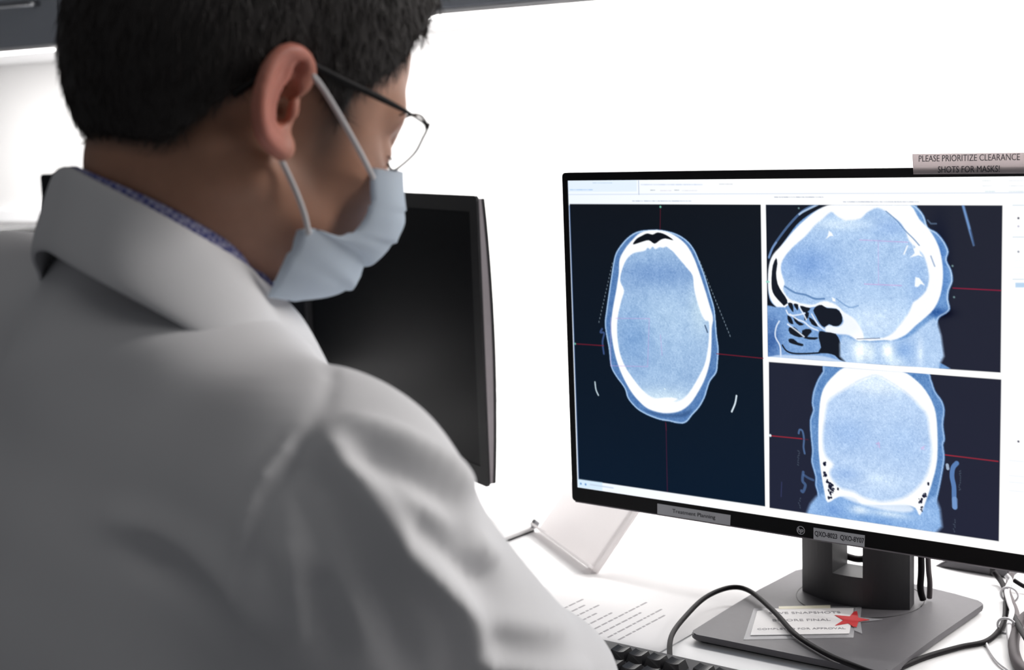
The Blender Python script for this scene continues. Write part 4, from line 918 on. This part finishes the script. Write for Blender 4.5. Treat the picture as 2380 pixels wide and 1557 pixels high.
# hair outline in the side view of the head: (f, u)
hl_px = [(60, -60, .03), (120, 200, .03), (190, 303, .03), (225, 306, .035), (300, 318, .05), (385, 332, .06), (430, 308, .065), (480, 262, .07), (540, 212, .072), (590, 178, .075), (610, 140, .078), (650, 105, .08), (700, 108, .08), (722, 150, .078),
         (752, 195, .075), (775, 250, .073), (790, 268, .07), (800, 250, .07), (812, 215, .068), (860, 190, .064), (905, 160, .058), (930, 110, .05), (948, 60, .04), (975, 20, .03), (985, -60, .02)]
hlo = np.array([local(PL(*p))[[0, 2]] for p in hl_px]); hlo = np.vstack([hlo, [[.16, .30], [-.22, .30]]])
def poly2(px, py, poly):
    d = np.full(px.shape, 1e9, np.float32); ins = np.zeros(px.shape, bool); n = len(poly)
    for i in range(n):
        a = poly[i]; c = poly[(i + 1) % n]; e_ = c - a; t = np.clip(((px - a[0]) * e_[0] + (py - a[1]) * e_[1]) / (e_ @ e_ + 1e-12), 0, 1)
        d = np.minimum(d, (px - a[0] - e_[0] * t) ** 2 + (py - a[1] - e_[1] * t) ** 2)
        if a[1] != c[1]: ins ^= ((a[1] > py) != (c[1] > py)) & (px < (c[0] - a[0]) * (py - a[1]) / (c[1] - a[1]) + a[0])
    return np.where(ins, -1, 1) * np.sqrt(d)
ds_ = poly2(lf, lu_, hlo)
fade = np.clip(1 - (ds_ - .0) / .010, 0, 1) * (np.abs(lr) < .082) * (lf < .075)
sbn = np.exp(-((lf - .035) / .014) ** 2 - ((lu_ + .0) / .034) ** 2) * (np.abs(lr) > .04) * .75      # sideburn stubble
fade = np.clip(np.maximum(fade * .8, sbn), 0, 1)[:, None]
tone = tone * (1 - fade) + np.array([.07, .052, .045]) * fade
ca = body.data.color_attributes.new('tone', 'FLOAT_COLOR', 'POINT')
if len(body.data.vertices) == len(tone): ca.data.foreach_set('color', np.concatenate([tone, np.ones((len(tone), 1))], 1).astype(np.float32).ravel())
# hair mass
fhair = Field(HC - .18, HC + .19, .0026)
def hh_(f, r, u, rad3, k=.03): fhair.ell(HL(f, r, u), rad3, hax, k)
hh_(-.012, 0, .052, (.101, .081, .092)); hh_(.045, 0, .068, (.053, .067, .060), .04); hh_(-.034, 0, .010, (.072, .068, .070), .03); hh_(.018, 0, .092, (.086, .064, .062), .04)
for sd in (-1, 1): fhair.ell(HL(.032, sd * .058, .030), (.030, .015, .036), hax, .02)
g = np.stack(np.meshgrid(*fhair.ax, indexing='ij'), -1) - HC.astype(np.float32)
gf = g @ hF.astype(np.float32); gu = g @ hU.astype(np.float32); gr = g @ hR.astype(np.float32)
act = np.abs(fhair.S) < .03
clip = np.full(fhair.S.shape, .02, np.float32); clip[act] = poly2(gf[act], gu[act], hlo)
clip = clip + .0010 * np.sin(gf * 900 + gr * 300) + .0008 * np.sin(gr * 700 + gu * 210)
nzv = np.random.default_rng(4).normal(size=fhair.S.shape).astype(np.float32) * .0002
fhair.S = np.maximum(fhair.S + nzv.astype(np.float32), clip.astype(np.float32)).astype(np.float32)
for a_, b_, r0_ in (((962, -5), (985, 80), .0060), ((962, 15), (978, 62), .0050), ((945, 10), (962, 74), .0055), ((930, 20), (942, 60), .0050)):
    fhair.path([PL(*a_, .034), PL((a_[0] + b_[0]) / 2 + 4, (a_[1] + b_[1]) / 2, .037), PL(*b_, .034)], [r0_, r0_ * .62, .0015], .004)
Vh, Fh = fhair.mesh(); Vh = relax(Vh, Fh, 1, .4)
hair = fast_mesh('hair', Vh, Fh, M['hair'], man)
del g, gf, gu, gr, act, clip, nzv
# loose strands over the mass
Nh = vnormals(Vh, Fh); r_ = np.random.default_rng(8); sel = r_.choice(len(Vh), 15000)
sV = []; sF = []
def strand(p, dirs, L, w, n=4, bend=0.):
    side = np.cross(dirs[0], r_.normal(size=3)); side /= np.linalg.norm(side) + 1e-9; q = p.copy(); b0 = len(sV)
    for i in range(n + 1):
        ww = w * (1 - i / n * .85); sV.append(q + side * ww); sV.append(q - side * ww); sV.append(q + np.cross(side, dirs[0]) * ww)
        if i < n: dd_ = dirs[0] * (1 - i / n) + dirs[1] * (i / n); q = q + dd_ / np.linalg.norm(dd_) * L / n
    for i in range(n):
        for a_, b_ in ((0, 1), (1, 2), (2, 0)): sF.append((b0 + i * 3 + a_, b0 + i * 3 + b_, b0 + i * 3 + 3 + b_, b0 + i * 3 + 3 + a_))
for i in sel:
    p = Vh[i]; n_ = Nh[i]; l = local(p)
    if l[0] > .03: d0 = hF * .55 - hU * .8
    elif l[0] > -.03: d0 = -hU * .9 + hF * .35
    else: d0 = -hU + hF * .15
    d0 = d0 + r_.normal(size=3) * .22; d0 = d0 - n_ * (d0 @ n_); d0 /= np.linalg.norm(d0) + 1e-9
    strand(p - n_ * .0006, (d0 + n_ * .16, d0 + n_ * .02 + r_.normal(size=3) * .1), r_.uniform(.008, .018), .00042)
# fringe falling forward over the brow
for i in range(420):
    a_ = r_.uniform(-1, 1); f0 = local(PL(r_.uniform(905, 968), r_.uniform(-40, 15), .03 + .02 * a_))
    p = HL(f0[0], .035 + .018 * a_, f0[2]); tip = PL(r_.choice([948, 962, 972, 986]) + r_.normal() * 4, r_.uniform(40, 84), .035 + .012 * a_)
    d0 = tip - p; L_ = np.linalg.norm(d0); d0 = d0 / L_
    strand(p, (d0 + hF * .25, d0 - hF * .25 + r_.normal(size=3) * .05), L_, .0006, 5)
for tx_, ty_, n_s in ((986, 84, 110), (973, 66, 60), (962, 78, 100), (946, 62, 70), (934, 84, 50)):
    tip = PL(tx_, ty_, .034)
    for i in range(n_s):
        p = PL(tx_ - 20 + r_.normal() * 13, -8 + r_.normal() * 16, .034 + r_.normal() * .005); e_ = tip + r_.normal(size=3) * .0009 - p; L_ = np.linalg.norm(e_); e_ = e_ / L_
        strand(p, (e_ + hF * .16, e_ - hF * .16), L_ * r_.uniform(.8, 1.03), .0006, 5)
st = fast_mesh('hair_strands', np.array(sV), np.array(sF), M['strand'], man)
# eyes, brows, lashes
for sd in (-1, 1):
    bm = bmesh.new(); bmesh.ops.create_uvsphere(bm, u_segments=20, v_segments=12, radius=.0118)
    o = from_bm('eye', bm, M['eye'], man, True); o.location = Vector(HL(.0795, sd * .031, .003)) - man.location
    bm = bmesh.new()
    for k in range(26):
        t = k / 25; c = HL(.0915 - .012 * t ** 2, sd * (.012 + .038 * t), .0285 + .005 * sin(pi * t) - .003 * t); d0 = hR * sd * .8 + hU * .35 + hF * .55
        r0 = bmesh.ops.create_cone(bm, cap_ends=True, segments=5, radius1=.0016, radius2=.0002, depth=.011)
        rot = Vector((0, 0, 1)).rotation_difference(Vector(d0)).to_matrix().to_4x4(); bmesh.ops.transform(bm, matrix=Matrix.Translation(Vector(c) - man.location) @ rot, verts=r0['verts'])
    from_bm('eyebrow', bm, M['hair'], man)
    bm = bmesh.new()
    for k in range(16):
        t = k / 15; c = HL(.0925 - .010 * t ** 2, sd * (.019 + .026 * t), .0015 + .002 * sin(pi * t)); d0 = hF * .9 + hR * sd * .35 * t - hU * .35
        r0 = bmesh.ops.create_cone(bm, cap_ends=True, segments=5, radius1=.0007, radius2=.0001, depth=.008)
        rot = Vector((0, 0, 1)).rotation_difference(Vector(d0)).to_matrix().to_4x4(); bmesh.ops.transform(bm, matrix=Matrix.Translation(Vector(c) - man.location) @ rot, verts=r0['verts'])
    from_bm('eyelashes', bm, M['hair'], man)

# ---- glasses
gl = empty('eyeglasses', tuple(HL(.105, 0, .01)), 0, 'thin dark-framed glasses worn by the man over his ears', 'glasses')
hinge = local(PL(993, 291, .071))
def mirror(p, sd): l = local(p); return HL(l[0], l[1] * sd, l[2])
for sd in (1, -1):
    arm = [PL(993, 291, .071), PL(965, 272, .0735), PL(940, 257, .0745), PL(880, 226, .077), PL(800, 188, .079), PL(745, 160, .080), PL(715, 148, .081), PL(680, 150, .080), PL(630, 168, .079), PL(590, 190, .079), PL(562, 208, .078), PL(543, 221, .078)]
    arm = [mirror(p, sd) for p in cat(arm, 4)]; n_ = len(arm)
    tube('temple_arm', arm, [.0009 + .0013 * min(1, max(0, (i / n_ - .10) * 6)) for i in range(n_)], M['frame'], gl, 8)
    # lens outline (outer top corner, outer side, foot, nose side, top)
    o0 = hinge; out = []
    for f_, r0_, u_ in ((o0[0], o0[1], o0[2]), (o0[0] + .001, o0[1] - .001, o0[2] - .004),):
        out.append((f_, r0_, u_))
    lo_ = local(PL(965, 355, .060)); lo2 = local(PL(935, 382, .046)); lo3 = local(PL(908, 393, .036))
    out += [(o0[0] + .001, .0685, lo_[2] * .45 + o0[2] * .55), (o0[0] + .002, .062, lo_[2]), (o0[0] + .003, .048, lo2[2]), (o0[0] + .004, .034, lo3[2]), (o0[0] + .006, .018, lo3[2] + .006), (o0[0] + .007, .011, o0[2] - .014), (o0[0] + .007, .012, o0[2] + .004), (o0[0] + .005, .030, o0[2] + .009), (o0[0] + .001, .055, o0[2] + .007)]
    ring_pts = [HL(f_, r0_ * sd, u_) for f_, r0_, u_ in out]
    rp = cat(ring_pts, 5, True); top_n = len(rp)
    fr_ = tube('rim', rp + [rp[0]], .0009, M['frame'], gl, 6)
    bm = bmesh.new(); vv = [bm.verts.new(Vector(p) - gl.location) for p in rp]; bm.faces.new(vv); ln_o = from_bm('lens', bm, M['lens'], gl)
    md = ln_o.modifiers.new('s', 'SOLIDIFY'); md.thickness = .0012
    ep = mirror(PL(992, 296, .0715), sd); tube('end_piece', [ep, mirror(PL(996, 290, .070), sd), mirror(PL(985, 286, .072), sd)], [.0018, .0016, .0011], M['frame'], gl, 8)
tube('bridge', cat([HL(hinge[0] + .007, .012, hinge[2] - .006), HL(hinge[0] + .011, 0, hinge[2] - .003), HL(hinge[0] + .007, -.012, hinge[2] - .006)], 6), .0010, M['frame'], gl, 8)

# ---- mask
mk = empty('face_mask', tuple(HL(.10, 0, -.06)), 0, 'pale blue pleated face mask covering the man\'s nose and chin', 'mask')
near = [(868, 392, .060), (863, 430, .063), (862, 470, .065), (852, 505, .066), (828, 532, .066), (795, 550, .067), (760, 541, .068), (724, 533, .068), (692, 536, .068)]
mid_ = [(914, 397, .006), (911, 440, .004), (910, 480, .003), (912, 512, .002), (895, 545, .002), (872, 585, .002), (845, 612, .002), (826, 620, .002), (815, 650, .004)]
near2 = [(688, 545, .068), (676, 580, .066), (658, 620, .064), (640, 655, .060), (622, 688, .056)]
mid2 = [(812, 658, .008), (800, 672, .010), (775, 685, .012), (735, 692, .018), (680, 692, .030)]
nearc = cat(near, 4) + cat(near2, 3)[1:]; midc = cat(mid_, 4) + cat(mid2, 3)[1:]
nr = min(len(nearc), len(midc)); nc = 33; mV = []; mF = []
for i in range(nr):
    A_ = local(PL(*nearc[i])); B_ = local(PL(*midc[i]))
    for j in range(nc):
        t = j / (nc - 1) * 2 - 1; at_ = abs(t); sgn = 1 if t >= 0 else -1
        w_ = at_; bl_ = sin(w_ * pi / 2)
        f_ = B_[0] + (A_[0] - B_[0]) * (w_ ** 1.9); u_ = B_[2] + (A_[2] - B_[2]) * (w_ ** 1.25); rr2 = (abs(B_[1]) * (w_ > 0) + (A_[1] - abs(B_[1])) * bl_) * sgn
        pl = .0030 * (((i * 1.0 / 9.0) % 1.0) ** 2 - .33) * (1 - at_ * .35)
        mV.append(HL(f_ + pl, rr2, u_ - pl * .5))
for i in range(nr - 1):
    for j in range(nc - 1): mF.append((i * nc + j, i * nc + j + 1, (i + 1) * nc + j + 1, (i + 1) * nc + j))
mo = fast_mesh('mask_panel', np.array(mV), np.array(mF), M['mask'], mk)
md = mo.modifiers.new('s', 'SOLIDIFY'); md.thickness = .0012
for sd in (1, -1):
    l1 = cat([(868, 414, .064), (835, 350, .073), (790, 270, .078), (750, 205, .081), (724, 172, .083)], 5)
    tube('ear_loop', [mirror(PL(*p), sd) for p in l1], .0017, M['loop'], mk, 8)
    l2 = cat([(718, 545, .070), (708, 500, .071), (690, 450, .071), (665, 395, .072), (642, 352, .0755), (622, 335, .078)], 5)
    tube('ear_loop', [mirror(PL(*p), sd) for p in l2], .0017, M['loop'], mk, 8)

# ---- lab coat
TY = rad(40); tF = np.array([cos(TY), sin(TY), 0]); tR = np.array([sin(TY), -cos(TY), 0]); tU = np.array([0, 0, 1.])
lean = rad(14); tUl = np.array([tF[0] * sin(lean), tF[1] * sin(lean), cos(lean)]); tFl = np.array([tF[0] * cos(lean), tF[1] * cos(lean), -sin(lean)])
tax = [tR, tFl, tUl]
shR = P(772, 1195, .755); nk = P(390, 700, .875)
shL = P(40, 800, 1.01)
thor = (shR + shL) / 2 + np.array([0, 0, -.14]) - tF * .005
fc = Field([-.62, .42, DESK - .30], [.16, 1.30, DESK + .50], .0055)
fc.ell(thor - tUl * .02, (.185, .125, .20), tax, .06)
fc.ell(thor - tUl * .20, (.178, .128, .20), tax, .08)
fc.ell(thor - tUl * .38, (.19, .14, .16), tax, .08)
fc.ell(thor + tUl * .05 - tF * .03, (.16, .085, .125), tax, .07)
fc.cap(P(385, 845, .87), shR, .044, .060, .06)
fc.cap(P(330, 760, .92), shL, .055, .070, .05)
fc.cap(P(365, 690, .885), P(372, 840, .88), .050, .078, .05)
el = np.array([.010, .955, DESK + .105]); wrs = wr2 * .35 + wr * .65
fc.cap(shR, el, .061, .053, .05); fc.cap(el, wrs, .050, .036, .03)
elL = shL + np.array([.06, .26, -.20]); wrL = np.array([-.12, 1.25, DESK + .045])
fc.cap(shL, elL, .066, .054, .05); fc.cap(elL, np.array([-.2, 1.24, DESK + .06]), .052, .042, .03)
V, F = fc.mesh(); V = relax(V, F, 8, .5); N = vnormals(V, F)
x, y, z = proj(V); facing = np.clip(((CAM_P - V) * N).sum(1) / np.linalg.norm(CAM_P - V, axis=1) * 2.5 + .4, 0, 1)
folds = [([(700, 1000), (655, 1060), (600, 1140), (565, 1240), (562, 1350), (575, 1450), (600, 1570)], .0065, 15), ([(725, 1010), (680, 1075), (630, 1160), (600, 1260), (600, 1360)], -.0045, 22),
         ([(740, 1000), (800, 1080), (855, 1150), (940, 1265), (1059, 1406), (1118, 1560)], .0100, 36), ([(700, 1060), (760, 1180), (830, 1300), (900, 1420), (960, 1560)], -.0085, 46),
         ([(782, 985), (880, 1000), (960, 1035), (1040, 1080), (1100, 1150)], .0080, 26), ([(800, 1050), (900, 1090), (990, 1140), (1060, 1210), (1110, 1270)], -.0075, 28),
         ([(900, 1150), (1000, 1180), (1088, 1235), (1160, 1310)], .0065, 26), ([(940, 1230), (1040, 1290), (1130, 1370)], -.0065, 28),
         ([(1000, 1347), (1118, 1430), (1230, 1452), (1320, 1462)], .0040, 30), ([(1100, 1530), (1250, 1560), (1380, 1560)], .006, 22),
         ([(300, 1270), (400, 1320), (480, 1385), (565, 1476), (630, 1570)], -.0130, 38), ([(230, 1200), (380, 1245), (480, 1310), (560, 1400), (640, 1500)], .0080, 44),
         ([(618, 700), (690, 765), (735, 800), (768, 860), (755, 930), (712, 1005)], -.0028, 16), ([(660, 1250), (680, 1380), (700, 1500)], .005, 34), ([(740, 1330), (760, 1430), (790, 1540)], -.006, 34),
         ([(120, 560), (260, 580), (400, 640), (520, 720)], -.0025, 26)]
disp_ = np.zeros(len(V))
for pts, amp, wdt in folds:
    p = np.array(cat(pts, 4)); d = np.full(len(V), 1e12); tt = np.zeros(len(V))
    for i, (a, b_) in enumerate(zip(p[:-1], p[1:])):
        e_ = b_ - a; t = np.clip(((x - a[0]) * e_[0] + (y - a[1]) * e_[1]) / (e_ @ e_ + 1e-9), 0, 1); q = (x - a[0] - e_[0] * t) ** 2 + (y - a[1] - e_[1] * t) ** 2
        m_ = q < d; d[m_] = q[m_]; tt[m_] = (i + t[m_]) / (len(p) - 1)
    disp_ += amp * np.exp(-d / wdt ** 2) * np.clip(np.minimum(tt, 1 - tt) * 6 + .25, 0, 1)
wr_n = .0012 * np.sin(V[:, 0] * 60 + V[:, 2] * 45) * np.sin(V[:, 1] * 52 + V[:, 2] * 33)
V = V + N * (disp_ * facing + wr_n)[:, None]
V = relax(V, F, 1, .4)
coat = fast_mesh('lab_coat', V, F, M['coat'], man)
sub = coat.modifiers.new('sub', 'SUBSURF'); sub.levels = 1; sub.render_levels = 1
# collars: rings round the neck, folded over
rc = P(400, 560, .875)
from mathutils.bvhtree import BVHTree
bvh = BVHTree.FromPolygons([Vector(v) for v in Vb], [tuple(int(q_) for q_ in f) for f in Fb])
def ring_z(cf, sf, side, rear): return -.046 * cf - .020 * max(cf, 0) ** 1.5 + (-.010 + side) * sf * sf + rear * max(-cf, 0) ** 2
skr = []
for i in range(72):
    ph = 2 * pi * i / 72; cf, sf = cos(ph), sin(ph); best_ = 0
    for dz in (.004, -.008, -.02):
        ax_ = rc + np.array([0, 0, ring_z(cf, sf, 0, 0) + dz]); dr_ = tF * cf + tR * sf
        loc = bvh.ray_cast(Vector(ax_ + dr_ * .13), Vector(-dr_), .13)[0]
        if loc is not None: best_ = max(best_, float((np.array(loc) - ax_) @ dr_))
    skr.append(min(best_, .085))
skr = np.array(skr)
for _ in range(6): skr = np.maximum(skr, .25 * np.roll(skr, 1) + .5 * skr + .25 * np.roll(skr, -1))
def collar(name, m, a, b, prof, zoff=0., th=.0022, ar=.06, side=0., rear=0., gap=.003):
    n = 72; V_ = []; F_ = []; k = len(prof)
    for i in range(n + 1):
        ph = 2 * pi * i / n; cf = cos(ph); sf = sin(ph)                 # ph 0 = front
        base_r = math.hypot((a if cf > 0 else ar) * cf, b * sf); grow = max(base_r, skr[i % 72] + gap) / base_r
        for (dr, dz) in prof:
            fl = .52 + .48 * (cf * .5 + .5)
            rf = (a if cf > 0 else ar) * grow + dr * fl; rs = b * grow + dr * fl
            zz_ = ring_z(cf, sf, side, rear) + dz * (1 + .25 * cf) + zoff
            V_.append(rc + tF * rf * cf + tR * rs * sf + np.array([0, 0, zz_]))
    for i in range(n):
        for j in range(k - 1): F_.append((i * k + j, i * k + j + 1, (i + 1) * k + j + 1, (i + 1) * k + j))
    o = fast_mesh(name, np.array(V_), np.array(F_), m, man); md = o.modifiers.new('s', 'SOLIDIFY'); md.thickness = th; md.offset = 0
    s2_ = o.modifiers.new('sub', 'SUBSURF'); s2_.levels = 1; s2_.render_levels = 2; return o
shirt = bpy.data.materials.new('violet_check_cotton'); shirt.use_nodes = True; nt = shirt.node_tree; b = nt.nodes['Principled BSDF']
tc = nt.nodes.new('ShaderNodeTexCoord'); ck = nt.nodes.new('ShaderNodeTexChecker'); ck.inputs['Scale'].default_value = 330; ck.inputs[1].default_value = (.12, .13, .36, 1); ck.inputs[2].default_value = (.42, .42, .62, 1)
nt.links.new(tc.outputs['Object'], ck.inputs['Vector']); nt.links.new(ck.outputs[0], b.inputs['Base Color']); b.inputs['Roughness'].default_value = .8
collar('shirt_collar', shirt, .0680, .0620, [(-.002, -.05), (-.001, -.02), (0, .0), (.0008, .0125), (.0022, .0100), (.005, -.006), (.006, -.03)], .0, ar=.0585, side=.001, rear=-.006)
collar('coat_collar', M['coat'], .0710, .0650, [(-.001, -.045), (0, -.02), (.0005, .0), (.003, .0058), (.008, .004), (.018, -.014), (.030, -.036), (.037, -.052), (.0365, -.058)], -.002, .003, ar=.0615, gap=.0062)
